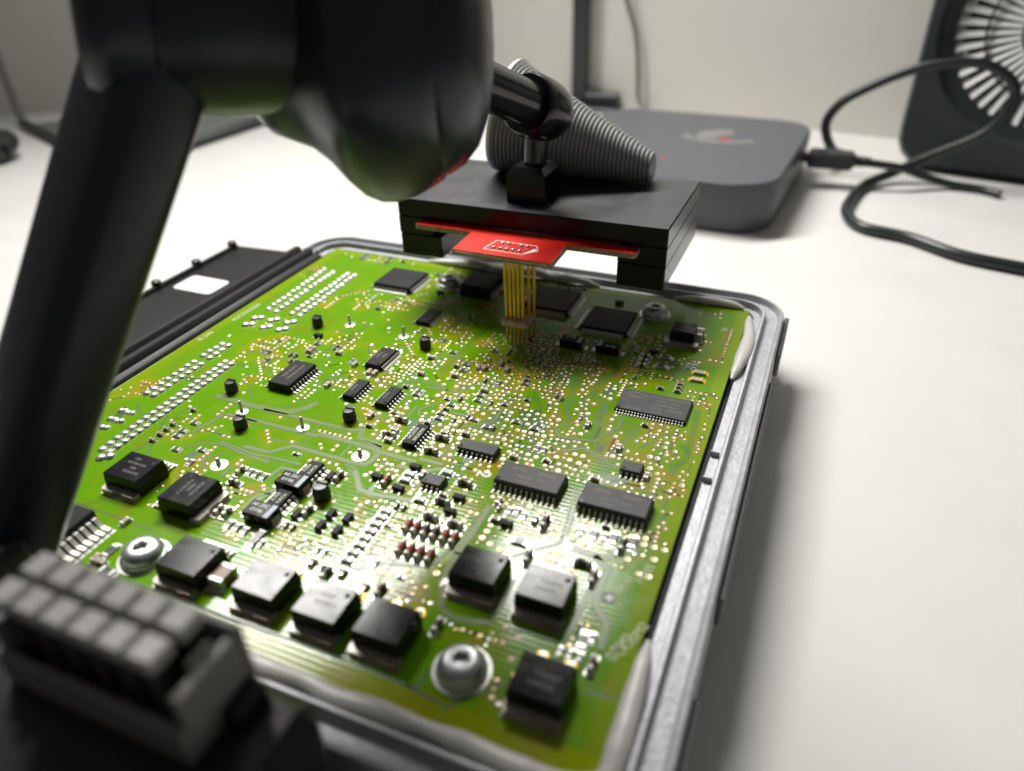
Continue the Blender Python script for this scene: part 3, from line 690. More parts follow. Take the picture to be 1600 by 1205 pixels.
# dark green bare-mask islands
pr = MB()
for poly in ([(-72.22, -91.22), (-67.97, -88.06), (-63.87, -89.54), (-66.85, -94.22), (-68.21, -99.88)], [(-54.89, -87.59), (-52.48, -79.05), (-49.21, -82.43), (-52.29, -87.48)], [(-47.81, -77.28), (-42.38, -75.21), (-37.11, -82.26), (-39.63, -88.90), (-44.79, -83.73)],
             [(-145.67, -119.25), (-146.81, -113.34), (-144.28, -113.99), (-143.06, -120.40)], [(-142.95, -95.62), (-137.78, -95.13), (-137.34, -97.13), (-141.08, -97.10)], [(-30.05, -59.07), (-27.13, -58.65), (-26.93, -63.57), (-29.47, -63.88)], [(-21.47, -94.95), (-13.69, -93.16), (-14.14, -96.92), (-21.12, -98.45)],
             [(-115.72, -124.98), (-114.90, -120.05), (-112.82, -121.44), (-113.27, -125.89)], [(-56.07, -52.43), (-50.69, -45.67), (-45.69, -48.54), (-49.45, -56.77)], [(-81.53, -140.25), (-81.01, -138.00), (-77.55, -141.09), (-78.82, -142.76)], [(-52.52, -99.82), (-49.67, -98.72), (-48.75, -101.74), (-51.87, -102.18)], [(-67.00, -113.82), (-65.80, -119.34), (-67.33, -118.76)]):
    pr.prism(poly, 0.002, 0.008)
po = put('mask_islands', pr.mesh('mask_islands', 'pour'), board, bl(0, 0, 0)); po['kind'] = 'stuff'

# vias and small test pads: clusters given as (centre, reach in u and v, how many, mix)
via = MB()
dens = []
def unit_ring(n, r0, r1, h):
    return [(r1, 0.004), (r1*0.93, h), (r0*1.25, h*1.1), (r0, h*0.5)]
spots = []
def add_via(u, v, kind):
    spots.append((u, v)); seg = 12
    if kind == 'r':                        # tinned ring with a dark hole
        r = rnd.uniform(0.41, 0.51)
        via.lathe([(r*1.62, 0.003), (r*1.55, 0.006)], seg, 2 if rnd.random() < 0.5 else 3, T(u, v, 0))
        via.lathe(unit_ring(seg, r*0.5, r, 0.06), seg, 0, T(u, v, 0.004))
        via.lathe([(r*0.56, 0.012), (r*0.55, 0.02)], 8, 1, T(u, v, 0))
    elif kind == 'R':
        r = rnd.uniform(0.60, 0.74)
        via.lathe([(r*1.35, 0.003), (r*1.3, 0.006)], seg, 3, T(u, v, 0))
        via.lathe(unit_ring(seg, r*0.45, r, 0.07), seg, 0, T(u, v, 0.004))
        via.lathe([(r*0.5, 0.012), (r*0.49, 0.02)], 8, 1, T(u, v, 0))
    elif kind == 'd':                      # domed solder pad
        r = rnd.uniform(0.34, 0.62); h = r*rnd.uniform(0.12, 0.34)
        via.lathe([(r, 0.003), (r*0.92, h*0.45), (r*0.66, h*0.8), (r*0.3, h*0.97), (0.0005, h)], seg, 4 if rnd.random() < 0.25 else 0, T(u, v, 0.002))
    else:                                  # small masked via with an orange halo
        r = rnd.uniform(0.29, 0.36)
        via.lathe([(r*1.9, 0.002), (r*1.8, 0.005)], seg, 2, T(u, v, 0))
        via.lathe(unit_ring(seg, r*0.4, r, 0.05), seg, 0, T(u, v, 0.004))
    occ.append((u-r_of[kind], u+r_of[kind], v-r_of[kind], v+r_of[kind]))
r_of = {'r': 0.70, 'R': 0.92, 'd': 0.62, 'o': 0.56}
CL = [ # centre pixel turned into board place, reach u, reach v, count, kinds
 ((-70.87, -57.96), 14, 11, 75, 'rrrddo'), ((-70.65, -72.67), 13, 12, 90, 'rrRddo'), ((-60.46, -65.28), 12, 13, 120, 'rrrRo'), ((-50.48, -61.52), 10, 16, 130, 'rrrrRd'), ((-43.90, -53.58), 9, 13, 70, 'rrrdo'),
 ((-55.59, -80.24), 14, 13, 110, 'rrRRo'), ((-42.38, -75.21), 12, 14, 120, 'rrrRd'), ((-62.34, -88.95), 11, 11, 50, 'rRRo'), ((-44.00, -90.58), 14, 8, 60, 'RRrrd'), ((-30.92, -85.55), 13, 8, 50, 'orrRo'),
 ((-28.08, -56.60), 6, 12, 40, 'rrRo'), ((-30.79, -70.80), 7, 9, 28, 'rrR'), ((-22.44, -50.97), 14, 7, 40, 'rrdo'), ((-15.03, -79.45), 10, 6, 34, 'rroR'), ((-7.14, -76.42), 8, 7, 26, 'rroo'), ((-4.68, -65.44), 2.5, 14, 22, 'rro'),
 ((-5.61, -90.03), 7, 10, 36, 'orroR'), ((-16.44, -96.63), 10, 5, 22, 'Rrdd'), ((-22.88, -90.47), 10, 5, 22, 'orrR'), ((-35.91, -94.20), 12, 4, 18, 'orR'), ((-50.07, -99.66), 10, 5, 20, 'Rrod'),
 ((-52.85, -45.26), 13, 9, 60, 'ddro'), ((-41.09, -44.87), 11, 7, 55, 'drrd'), ((-16.95, -35.85), 9, 8, 34, 'ddr'), ((-26.96, -33.59), 9, 7, 22, 'dd'), ((-6.36, -33.84), 4, 16, 24, 'dro'), ((-12.45, -10.88), 8, 8, 10, 'do'),
 ((-84.11, -46.30), 9, 13, 60, 'dddo'), ((-80.33, -35.85), 6, 12, 24, 'ddo'), ((-91.31, -57.53), 9, 8, 26, 'ddoo'), ((-83.97, -70.48), 8, 9, 46, 'dddr'), ((-89.91, -74.56), 7, 8, 26, 'ddR'), ((-97.69, -75.64), 7, 8, 26, 'dd'),
 ((-128.51, -73.45), 10, 9, 46, 'dddo'), ((-121.53, -74.91), 9, 7, 24, 'dd'), ((-127.16, -86.71), 9, 8, 30, 'ddd'), ((-121.71, -91.94), 8, 5, 20, 'dd'), ((-112.07, -67.32), 9, 8, 40, 'dddo'), ((-106.84, -82.75), 6, 12, 26, 'ddr'), ((-125.56, -40.22), 10, 11, 44, 'ddoo'), ((-114.66, -33.68), 9, 9, 36, 'ddd'), ((-107.32, -33.56), 8, 8, 32, 'ddo'),
 ((-135.65, -3.61), 16, 3, 26, 'dd'), ((-157.89, -21.03), 6, 6, 10, 'o'), ((-103.46, -13.34), 9, 7, 30, 'dd'), ((-81.24, -24.05), 9, 7, 22, 'ddo'), ((-59.88, -8.53), 9, 12, 46, 'ddo'), ((-63.15, -29.53), 11, 6, 24, 'do'),
 ((-118.71, -114.08), 9, 7, 18, 'o'), ((-124.80, -114.33), 9, 8, 16, 'do'), ((-144.71, -100.62), 12, 8, 14, 'o'), ((-150.14, -111.31), 8, 5, 10, 'o'), ((-117.80, -121.72), 10, 4, 8, 'o'), ((-103.17, -113.31), 12, 4, 8, 'o'), ((-99.28, -103.07), 12, 6, 10, 'o'), ((-81.56, -111.81), 12, 4, 12, 'o'), ((-79.46, -116.16), 7, 3, 12, 'o'), ((-79.64, -130.41), 9, 6, 14, 'od'),
 ((-87.01, -92.20), 8, 5, 12, 'o'), ((-79.15, -92.33), 7, 8, 26, 'rRo'), ((-65.13, -106.78), 9, 7, 36, 'rRod'), ((-72.02, -104.11), 10, 5, 18, 'oRr'), ((-66.07, -119.44), 9, 6, 20, 'oRrd'), ((-58.00, -116.31), 9, 6, 20, 'Rrod'), ((-56.44, -124.60), 7, 9, 20, 'Ro'), ((-64.53, -131.95), 10, 8, 18, 'Rrod'),
 ((-62.61, -137.16), 12, 6, 16, 'odR'), ((-71.08, -138.55), 10, 6, 12, 'od'), ((-77.25, -138.97), 7, 6, 16, 'do'), ((-84.86, -137.84), 6, 5, 14, 'dd'), ((-97.10, -133.83), 5, 5, 8, 'dd'), ((-100.38, -127.99), 7, 4, 10, 'oo'), ((-112.47, -131.45), 7, 7, 18, 'dd'), ((-46.58, -136.46), 12, 4, 24, 'RRd'), ((-41.48, -132.62), 8, 4, 16, 'RR'), ((-42.82, -114.93), 8, 6, 12, 'Rrd'), ((-40.27, -126.43), 6, 8, 14, 'Rd'),
 ((-32.94, -113.26), 7, 5, 24, 'Rdd'), ((-31.22, -120.90), 9, 5, 16, 'Rd'), ((-25.07, -118.49), 6, 6, 12, 'Rd'), ((-15.00, -115.52), 11, 3, 26, 'ddR'), ((-17.81, -121.43), 6, 5, 10, 'Rd'), ((-7.97, -111.77), 5, 7, 8, 'o'), ((-10.92, -138.03), 4, 7, 10, 'd'), ((-25.48, -156.48), 5, 1.2, 9, 'dd'), ((-25.77, -146.93), 3, 3, 6, 'd'), ((-27.64, -146.94), 6, 2, 8, 'od'),
 ((-48.62, -145.09), 8, 3, 12, 'dd'), ((-60.79, -142.07), 9, 3, 14, 'dd'), ((-71.52, -146.31), 5, 2, 6, 'dd'), ((-38.88, -145.29), 4, 4, 6, 'd'), ((-19.55, -114.31), 4, 3, 6, 'R'), ((-5.99, -109.00), 4, 8, 8, 'o'),
 ((-78, -80), 74, 78, 60, 'ood'),
]
occ_big = list(occ)
for (c, ru, rv, n, kinds) in CL:
    n = int(n*0.66)+1; k = 0; tries = 0
    while k < n and tries < n*7:
        tries += 1
        a = rnd.uniform(0, 2*math.pi); q = math.sqrt(rnd.random())
        u, v = c[0]+ru*q*math.cos(a), c[1]+rv*q*math.sin(a)
        if kinds == 'ood':
            if free(u, v, 0.5): add_via(u, v, rnd.choice(kinds)); k += 1
            continue
        # tiny chip parts sit among the vias, often two or three side by side
        if rnd.random() < 0.16:
            kd = rnd.choice('cbrkrbk'); rz = rnd.choice((0, 90)); m_ = rnd.choice((1, 1, 2, 3))
            for t in range(m_):
                x, y = (u, v+t*1.75) if rz == 0 else (u+t*1.75, v)
                if free(x, y, 0.85): smd((x, y), kd, rz); k += 1
            continue
        # vias come in short straight strings
        kd = rnd.choice(kinds); ang = math.radians(rnd.choice((0, 0, 90, 90, 45, 135))); pt = rnd.uniform(1.3, 1.75)*(1.25 if kd == 'R' else 1)
        for t in range(rnd.choice((1, 2, 2, 3, 4, 5, 7))):
            x, y = u+math.cos(ang)*pt*t, v+math.sin(ang)*pt*t
            if free(x, y, r_of[kd]-0.1): add_via(x, y, kd); k += 1
vo = put('vias', via.mesh('vias', ['viatin', 'hole', 'halo', 'gap', 'solder'], 50), board, bl(0, 0, 0)); vo['kind'] = 'stuff'

# fine tracks running from via to via, with 45 degree corners
def clear(u, v):
    for a, c, d, e in occ_big:
        if a < u < c and d < v < e: return False
    return True
random.Random(5).shuffle(spots); nt_ = 0
for (u, v) in spots:
    if nt_ > 900: break
    near = [(x, y) for (x, y) in spots[:1100] if 2.2 < abs(x-u)+abs(y-v) < 9]
    if not near: continue
    x, y = rnd.choice(near); dx, dy = x-u, y-v; k = min(abs(dx), abs(dy))
    mid = (u+math.copysign(k, dx), v+math.copysign(k, dy)) if rnd.random() < 0.5 else (x-math.copysign(k, dx), y-math.copysign(k, dy))
    if not all(clear(u+(mid[0]-u)*t/4, v+(mid[1]-v)*t/4) and clear(mid[0]+(x-mid[0])*t/4, mid[1]+(y-mid[1])*t/4) for t in range(5)): continue
    for off in ((-0.17, 0.17) if rnd.random() < 0.6 else (0,)):
        gp.ribbon([(u+off, v+off*0.5), (mid[0]+off, mid[1]+off*0.5+0.001), (x+off, y+off*0.5+0.002)], 0.16, 0.006, 0.0135)
    nt_ += 1
tr_o = put('tracks', tr.mesh('tracks', 'track'), board, bl(0, 0, 0)); tr_o['kind'] = 'stuff'
gp_o = put('track_gaps', gp.mesh('track_gaps', 'gap'), board, bl(0, 0, 0)); gp_o['kind'] = 'stuff'

# laminate with its mask; yellower where the copper is drilled away between vias
NX, NY = 160, 168
grid = {}
for (u, v) in spots:
    i, j = int((u+BW)/BW*NX), int((v+BH)/BH*NY)
    grid[(i, j)] = grid.get((i, j), 0)+1
def density(i, j):
    s = 0
    for a in range(-3, 4):
        for c in range(-3, 4):
            if (i+a, j+c) in grid: s += grid[(i+a, j+c)]/(1+0.35*(a*a+c*c))
    return s
from mathutils import noise as mnoise
vs = []; fs = []; cols = []
for j in range(NY+1):
    for i in range(NX+1):
        u, v = -BW+BW*i/NX, -BH+BH*j/NY
        vs.append((u, v, 0))
        d = min(1, density(i, j)/2.2)
        n1 = mnoise.noise(Vector((u*0.055, v*0.055, 3.1))); n2 = mnoise.noise(Vector((u*0.19, v*0.19, 7.7)))
        y = max(0, min(1, 0.30*d+0.40*n1+0.75*n2*(0.35+d)-0.02))
        br = max(0, min(1, (d-0.45)*2.0*(0.15+1.4*n2)))
        edge = min(-u, u+BW, -v, v+BH)
        if edge < 3: y = max(y, 0.4)
        if v < -159.5: y = max(y, 0.7)
        g = (0.122, 0.315, 0.001); yl = (0.320, 0.335, 0.002); og = (0.30, 0.175, 0.012)
        c = [g[k]*(1-y)+yl[k]*y for k in range(3)]
        c = [c[k]*(1-br*0.45)+og[k]*br*0.45 for k in range(3)]
        cols.append((*c, 1))
for j in range(NY):
    for i in range(NX):
        a = j*(NX+1)+i; fs.append((a, a+1, a+NX+2, a+NX+1))
n0 = len(vs)
rim = [i for i in range(NX)]+[j*(NX+1)+NX for j in range(NY)]+[NY*(NX+1)+NX-i for i in range(NX)]+[(NY-j)*(NX+1) for j in range(NY)]
for k in rim: vs.append((vs[k][0], vs[k][1], -1.6)); cols.append((0.03, 0.12, 0.012, 1))
for k in range(len(rim)):
    q = (k+1) % len(rim); fs.append((rim[q], rim[k], n0+k, n0+q))
fs.append(tuple(n0+k for k in reversed(range(len(rim)))))
lam = MB().add(vs, fs)
m = mat('board_mask', (0.1, 0.3, 0.01), 0.15, attr='mask_colour', spec=0.25, rvar=(90, 0.05))
nt = m.node_tree; bs = nt.nodes['Principled BSDF']
tc = nt.nodes.new('ShaderNodeTexCoord')
wv = nt.nodes.new('ShaderNodeTexWave'); wv.bands_direction = 'Y'; wv.inputs['Scale'].default_value = 260; wv.inputs['Distortion'].default_value = 1.2; wv.inputs['Detail'].default_value = 2; wv.inputs['Detail Scale'].default_value = 0.6
ns = nt.nodes.new('ShaderNodeTexNoise'); ns.inputs['Scale'].default_value = 420; ns.inputs['Detail'].default_value = 5
ad = nt.nodes.new('ShaderNodeMath'); ad.operation = 'ADD'
bp = nt.nodes.new('ShaderNodeBump'); bp.inputs['Strength'].default_value = 0.22; bp.inputs['Distance'].default_value = 0.00004
nt.links.new(tc.outputs['Object'], wv.inputs['Vector']); nt.links.new(tc.outputs['Object'], ns.inputs['Vector'])
nt.links.new(wv.outputs['Fac'], ad.inputs[0]); nt.links.new(ns.outputs['Fac'], ad.inputs[1])
nt.links.new(ad.outputs[0], bp.inputs['Height']); nt.links.new(bp.outputs['Normal'], bs.inputs['Normal'])
MT['mask'] = m
lm = lam.mesh('laminate', 'mask')
ca = lm.color_attributes.new('mask_colour', 'FLOAT_COLOR', 'POINT')
for k, c in enumerate(cols): ca.data[k].color = c
put('laminate', lm, board, bl(0, 0, 0))

# printed characters on the board
def printed(s, p, size, rz, m='silk', bold=0.0):
    put('printed_text', text_mesh(s, size, m, 1.0, bold), board, bl(p[0], p[1], 0.03), rz)
printed('2', (-45.35, -104.45), 4.6, 180+90, 'silk2', 0.12)
printed('14105', (-3.31, -120.62), 2.3, 75)
printed('EK 63', (-6.44, -124.48), 1.9, 75)
printed('S040', (-3.23, -138.08), 2.4, 70); printed('4X30M2', (-1.57, -136.54), 2.6, 72); printed('01', (-3.67, -140.55), 3.0, 70)
printed('TP', (-5.24, -15.39), 2.6, 75); printed('R-240', (-154.21, -74.46), 2.4, 88); printed('A2C5332000', (-153.18, -56.84), 2.4, 88)
# round fiducial with a white cross
f0 = (-8.07, -128.84)
o = put('fiducial', MB().lathe([(1.5, 0.0), (1.5, 0.02), (1.25, 0.02), (1.25, 0.005)], 28).box((0, 0, 0.012), (1.7, 0.5, 0.02), 1).box((0, 0, 0.014), (0.5, 1.7, 0.02), 1).mesh('fiducial', ['gap', 'silk2']), board, bl(f0[0], f0[1], 0.01), 20)

# ---------------------------------------------------------------- cast metal tray under the board
tray = thing('housing_tray', 'cast grey metal tray with ridged rim holding the green board', 'tray', (-78, -82, DESK))
def tl(u, v, z): return (u+78, v+82, z-DESK)
def rim_path(s):
    """plan path at outward offset s: front left, front right, far right, far left, a short return"""
    r0 = 4.0; r = r0+s; out = [(-BW-2, -BH-s)]
    def arc(cx, cy, a0, a1, n=10):
        for k in range(n+1):
            a = math.radians(a0+(a1-a0)*k/n); out.append((cx+r*math.cos(a), cy+r*math.sin(a)))
    for k in range(1, 12): out.append((-BW-2+(BW-3)*k/12, -BH-s))
    arc(-r0, -BH+r0, -90, 0)
    for k in range(1, 12): out.append((s, -BH+r0+(BH-2*r0)*k/12))
    arc(-r0, -r0, 0, 90)
    for k in range(1, 12): out.append((-r0-(BW-2*r0)*k/12, s))
    arc(-BW+r0, -r0, 90, 180)
    out.append((-BW-s, -7.0))
    return out
prof = [(0.25, -4.2), (1.3, -4.2), (1.6, -0.8), (1.75, -0.55), (3.75, -0.45), (3.95, 1.2), (4.15, 1.5), (4.8, 1.55), (5.05, 1.2), (5.25, -0.3), (5.45, -0.5), (8.75, -0.5), (8.95, -0.3), (9.15, 1.15), (9.35, 1.5), (10.15, 1.45), (10.5, 1.1), (10.6, 0.2), (10.7, -9), (9.8, -9.5), (9.8, DESK+1.5), (8.8, DESK+0.02), (0.25, DESK+0.02)]
rings = [rim_path(s) for s, z in prof]
vs = []; fs = []; n = len(rings[0])
for (s, z), ring in zip(prof, rings):
    for k, (x, y) in enumerate(ring):
        w = 0.05*mnoise.noise(Vector((x*0.9, y*0.9, z+s*2)))
        vs.append(tl(x+w, y+w, z+w*1.5))
for a in range(len(prof)-1):
    for k in range(n-1): fs.append((a*n+k, a*n+k+1, a*n+n+k+1, a*n+n+k))
fs.append(tuple(a*n for a in range(len(prof)))); fs.append(tuple(a*n+n-1 for a in reversed(range(len(prof)))))
put('rim', MB().add(vs, fs).mesh('rim', 'alu', 24), tray)
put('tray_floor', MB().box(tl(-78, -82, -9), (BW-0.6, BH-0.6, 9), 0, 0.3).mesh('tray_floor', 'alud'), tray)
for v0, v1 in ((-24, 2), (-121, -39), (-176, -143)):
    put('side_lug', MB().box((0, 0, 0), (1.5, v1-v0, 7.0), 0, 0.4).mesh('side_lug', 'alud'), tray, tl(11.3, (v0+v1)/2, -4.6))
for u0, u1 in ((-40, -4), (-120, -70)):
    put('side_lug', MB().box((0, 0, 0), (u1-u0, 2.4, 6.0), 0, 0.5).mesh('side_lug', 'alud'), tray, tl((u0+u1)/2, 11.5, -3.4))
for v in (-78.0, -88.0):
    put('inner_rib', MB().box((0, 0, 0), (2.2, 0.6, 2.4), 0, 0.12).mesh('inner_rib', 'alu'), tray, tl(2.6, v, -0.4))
# beads of white sealant squeezed out round the board
def bead(pts, rads, name='sealant_bead'):
    P = smooth_path(pts, 6); R = []
    for k in range(len(P)):
        t = k/(len(P)-1)*(len(rads)-1); i = min(int(t), len(rads)-2); f = t-i
        f = f*f*(3-2*f); R.append(rads[i]*(1-f)+rads[i+1]*f)
    P = [p+Vector((0, 0, 0.12*mnoise.noise(p*0.5))) for p in P]
    put(name, MB().tube([tl(*p) for p in P], R, 14, 0, 0.72).mesh(name, 'seal', 70), tray)
bead([(-66, -165.2, 0.4), (-58, -166.0, 0.8), (-50, -165.4, 0.4), (-44, -166.3, 0.7), (-36, -166.0, 0.9), (-27, -165.2, 0.3), (-20, -165.6, 0.8), (-12, -166.2, 0.9), (-4, -165.2, 0.4), (1.2, -163.0, 0.5), (1.8, -157, 0.8), (1.7, -150, 0.9), (1.4, -142, 0.8), (1.2, -136, 0.3)],
     [1.3, 1.9, 1.4, 1.8, 2.2, 1.3, 1.9, 2.1, 1.5, 1.8, 2.1, 1.9, 1.4, 0.5])
bead([(1.0, -43, 0.0), (1.6, -38, 0.7), (2.2, -31, 1.0), (2.4, -24, 0.9), (2.0, -17, 0.7), (1.0, -10, 0.5), (0.4, -4, 0.1)], [0.5, 1.5, 2.2, 2.2, 1.7, 1.3, 0.6])
bead([(-2, 0.6, 0.2), (-6, 1.2, 0.9), (-12, 1.0, 1.3), (-18, 0.8, 1.1), (-24, 0.9, 0.2)], [0.8, 1.5, 1.7, 1.4, 0.6])
bead([(-50, 1.0, 0.2), (-56, 1.3, 1.2), (-62, 1.0, 1.6), (-67, 1.2, 1.0), (-73, 1.4, 1.8), (-80, 1.0, 1.4), (-88, 1.1, 1.2), (-98, 1.2, 1.5), (-108, 1.1, 0.9), (-116, 1.0, 0.2)], [0.6, 1.6, 2.0, 1.5, 2.1, 1.8, 1.6, 2.0, 1.6, 0.6])

# ---------------------------------------------------------------- black plug connector along the left edge
plug = thing('plug_connector', 'black plastic plug shell with a white sticker left of the green board', 'connector', (-190, -60, DESK))
def pl(u, v, z): return (u+190, v+60, z-DESK)
rail = [(-157.0, -4), (-157.0, 0.3), (-157.5, 0.8), (-160.2, 0.9), (-160.8, 2.3), (-161.6, 2.9), (-163.0, 2.9), (-163.8, 2.2), (-164.4, 0.8), (-165.6, 0.8), (-166.2, 2.4), (-167.0, 3.0), (-168.4, 3.0), (-169.4, 2.2), (-170.0, -1), (-170.0, -12), (-157.0, -12)]
vs = []; fs = []
for v in (-9.0, -164.0):
    vs += [pl(u, v, z) for u, z in rail]
n = len(rail)
fs = [(i, (i+1) % n, n+(i+1) % n, n+i) for i in range(n)]+[tuple(reversed(range(n))), tuple(range(n, 2*n))]
put('flange', MB().add(vs, fs).mesh('flange', 'blackp', 35), plug)
put('shell', MB().prism([pl(u, v, 0)[:2] for u, v in ((-170.1, 8), (-211, 5), (-212.5, 3.5), (-212.5, -58), (-200, -66), (-200, -150), (-170.1, -150))], DESK+0.02-DESK, 12.0).mesh('shell', 'blackp'), plug)
put('step', MB().prism([pl(u, v, 0)[:2] for u, v in ((-170.2, -60), (-199, -63), (-199, -150), (-170.2, -150))], 11.9, 14.0).mesh('step', 'blackp'), plug)
put('raised_edge', MB().box(pl(-210.8, -26, -7.4), (1.6, 60, 1.8), 0, 0.3).mesh('raised_edge', 'blackp'), plug)
stud = MB().lathe([(1.9, 0), (1.9, 2.6), (1.6, 3.2), (0.9, 3.5)], 16).mesh('stud', 'blackp', 40)
for v in (2.0, -19.0, -40.0): put('stud', stud, plug, pl(-211.5, v, -8.2))
st = [];
for cx, cy, a0 in ((7.2, 4.2, 0), (-7.2, 4.2, 90), (-7.2, -4.2, 180), (7.2, -4.2, 270)):
    for k in range(6):
        a = math.radians(a0+18*k); st.append((cx+1.8*math.cos(a), cy+1.8*math.sin(a)))
put('sticker', MB().prism(st, 0, 0.12).mesh('sticker', 'label'), plug, pl(-197.5, -32.0, -7.98), 0)

# ---------------------------------------------------------------- probe adapter box over the board
adp = thing('probe_adapter', 'flat black rectangular adapter box hanging over the far side of the board', 'adapter', (-65, -6.5, 16))
def al(u, v, z): return (u+65, v+6.5, z-16)
U0, U1, V0, V1 = -109.3, -22.8, -27.3, 19.0
def slab(u0, u1, v0, v1, z0, z1, b=0.35):
    return MB().box(al((u0+u1)/2, (v0+v1)/2, (z0+z1)/2), (u1-u0, v1-v0, z1-z0), 0, b)
top = slab(U0, U1, V0, V1, 28.2, 34.0)
top.box(al((U0-97)/2-0.0, (V0+V1)/2, 25.4), (-97-U0, V1-V0, 5.58), 0, 0.2)
top.box(al((U1-37)/2, (V0+V1)/2, 25.4), (37+U1, V1-V0, 5.58), 0, 0.2)
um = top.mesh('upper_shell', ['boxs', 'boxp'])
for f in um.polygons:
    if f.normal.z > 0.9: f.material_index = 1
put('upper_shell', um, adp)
low = slab(U0+0.05, -94.6, V0+0.05, V1, 15.3, 22.55)
low2 = MB().box(al((U1-0.05-37)/2, (V0+V1)/2, 18.925), (37+U1-0.05, V1-V0-0.05, 7.25), 0, 0.35)
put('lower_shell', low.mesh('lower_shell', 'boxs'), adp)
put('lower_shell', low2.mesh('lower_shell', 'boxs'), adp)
# red probe board sliding in the slot
prb = thing('probe_board', 'red probe board with a row of gold needles touching the green board', 'probe board', (-65.5, -36, 26))
def rl(u, v, z): return (u+65.5, v+36, z-26)
shape = [(-101.4, -22), (-101.4, -30.4), (-100.6, -31.1), (-81.6, -31.2), (-81.0, -45.6), (-50.4, -46.0), (-50.8, -31.8), (-31.6, -31.8), (-30.6, -31.0), (-30.6, -22)]
put('substrate', MB().prism([rl(u, v, 0)[:2] for u, v in shape], 0.0, 1.52).mesh('substrate', 'fr4'), prb)
put('solder_mask', MB().prism([rl(u*0.9985-0.09, v*0.9985-0.05, 0)[:2] for u, v in shape], 1.525, 1.60).mesh('solder_mask', 'red'), prb)
pk = MB()
def outline(pts, w): pk.ribbon(pts+[pts[0]], w, 1.605, 1.625)
o1 = [rl(u, v, 0)[:2] for u, v in ((-72.6, -42.3), (-60.6, -42.8), (-57.2, -39.0), (-58.6, -35.6), (-71.4, -35.2))]
outline(o1, 0.28)
pk.prism([rl(u, v, 0)[:2] for u, v in ((-60.6, -42.8), (-57.2, -39.0), (-58.6, -37.6))], 1.606, 1.62)
put('outline_print', pk.mesh('outline_print', 'silk2'), prb)
jd = MB().lathe([(0.62, 0), (0.55, 0.3), (0.3, 0.55), (0.0005, 0.6)], 12).mesh('solder_joint', 'solder', 60)
for i in range(5): put('solder_joint', jd, prb, rl(-69.9+2.0*i, -41.0, 27.62))
for u in (-68.8, -67.0, -63.0, -61.0): put('solder_joint', jd, prb, rl(u, -37.0, 27.62))
put('edge_print', MB().box(rl(-65.7, -45.92, 26.9), (29, 0.12, 0.7), 0, 0).mesh('edge_print', 'cream'), prb)
# needles: five in front, two more behind at the right
tips = [(-64.3+1.27*i, -45.4, 0.15) for i in range(5)]+[(-58.9, -41.6, 0.15), (-57.6, -40.8, 0.15), (-61.6, -40.8, 0.15)]
for k, (u, v, z) in enumerate(tips):
    tu, tv = (-64.9+1.33*k if k < 5 else u-0.2), v+(0.6 if k < 5 else 0.3)
    base = Vector((tu, tv, 26.0)); tip = Vector((u, v, z+0.1)); mid = base.lerp(tip, 0.70)
    def at_(t): return base.lerp(tip, t)
    P = [at_(0), at_(0.70), at_(0.80), at_(0.81), at_(0.84), at_(0.85), at_(0.86), at_(0.985), at_(1.0)]
    R = [0.55, 0.55, 0.50, 0.45, 0.45, 0.50, 0.38, 0.34, 0.16]
    put('needle', MB().tube([rl(*p) for p in P], R, 12).mesh('needle', 'gold', 40), prb)
put('needle_collar', MB().box((0, 0, 0), (8.2, 7.0, 2.0), 0, 0.45).mesh('needle_collar', 'cream'), prb, rl(-61.6, -44.0, 7.4), 0)

# ribbed cone lying on the adapter
cone = thing('ribbed_cone', 'ribbed dark grey cone with a white rim lying on the black adapter box', 'cone', (-60.0, 12, 34.0))
rb, rs, Lc = 17.6, 4.7, 52.0
def cone_rings(rows, n=56):
    vs = []; fs = []
    for (x, r, dr, tilt) in rows:
        th = math.radians(tilt)
        for k in range(n):
            a = 2*math.pi*k/n; h = r-(r-dr)*math.cos(a)
            vs.append((x+h*math.sin(th), (r-dr)*math.sin(a), h*math.cos(th)))
    for a in range(len(rows)-1):
        for k in range(n): fs.append((a*n+k, a*n+(k+1) % n, a*n+n+(k+1) % n, a*n+n+k))
    fs += [tuple(reversed(range(n))), tuple((len(rows)-1)*n+k for k in range(n))]
    return MB().add(vs, fs)
rows = []; NR = 38
for k in range(NR):
    for f, dr in ((0.02, 0.85), (0.14, 0.2), (0.30, 0.0), (0.50, 0.02), (0.66, 0.25), (0.80, 0.85)):
        t = (k+f)/NR; rows.append((-29+Lc*t, rb+(rs-rb)*t, dr, 10*(1-t)+1))
put('body', cone_rings(rows).mesh('cone_body', 'cone', 60), cone, (0, 0, 0.02))
put('rim', cone_rings([(-30.6, rb, 2.0, 11), (-30.4, rb, -0.3, 11), (-29.3, rb, -0.35, 11), (-29.05, rb, 0.6, 11)]).mesh('cone_rim', 'conew', 40), cone, (0, 0, 0.4))

# ---------------------------------------------------------------- articulated arm
arm = thing('articulated_arm', 'black articulated arm with a large blurred clamp knob in the foreground', 'arm', (-98, -176, 24))
A0 = Vector((-98, -176, 24))
def rel(p): return Vector(p)-A0
pa, pb = Vector((-109.5, -176.0, 9.0)), Vector((-94.3, -120.5, 92.0))
d = (pb-pa)
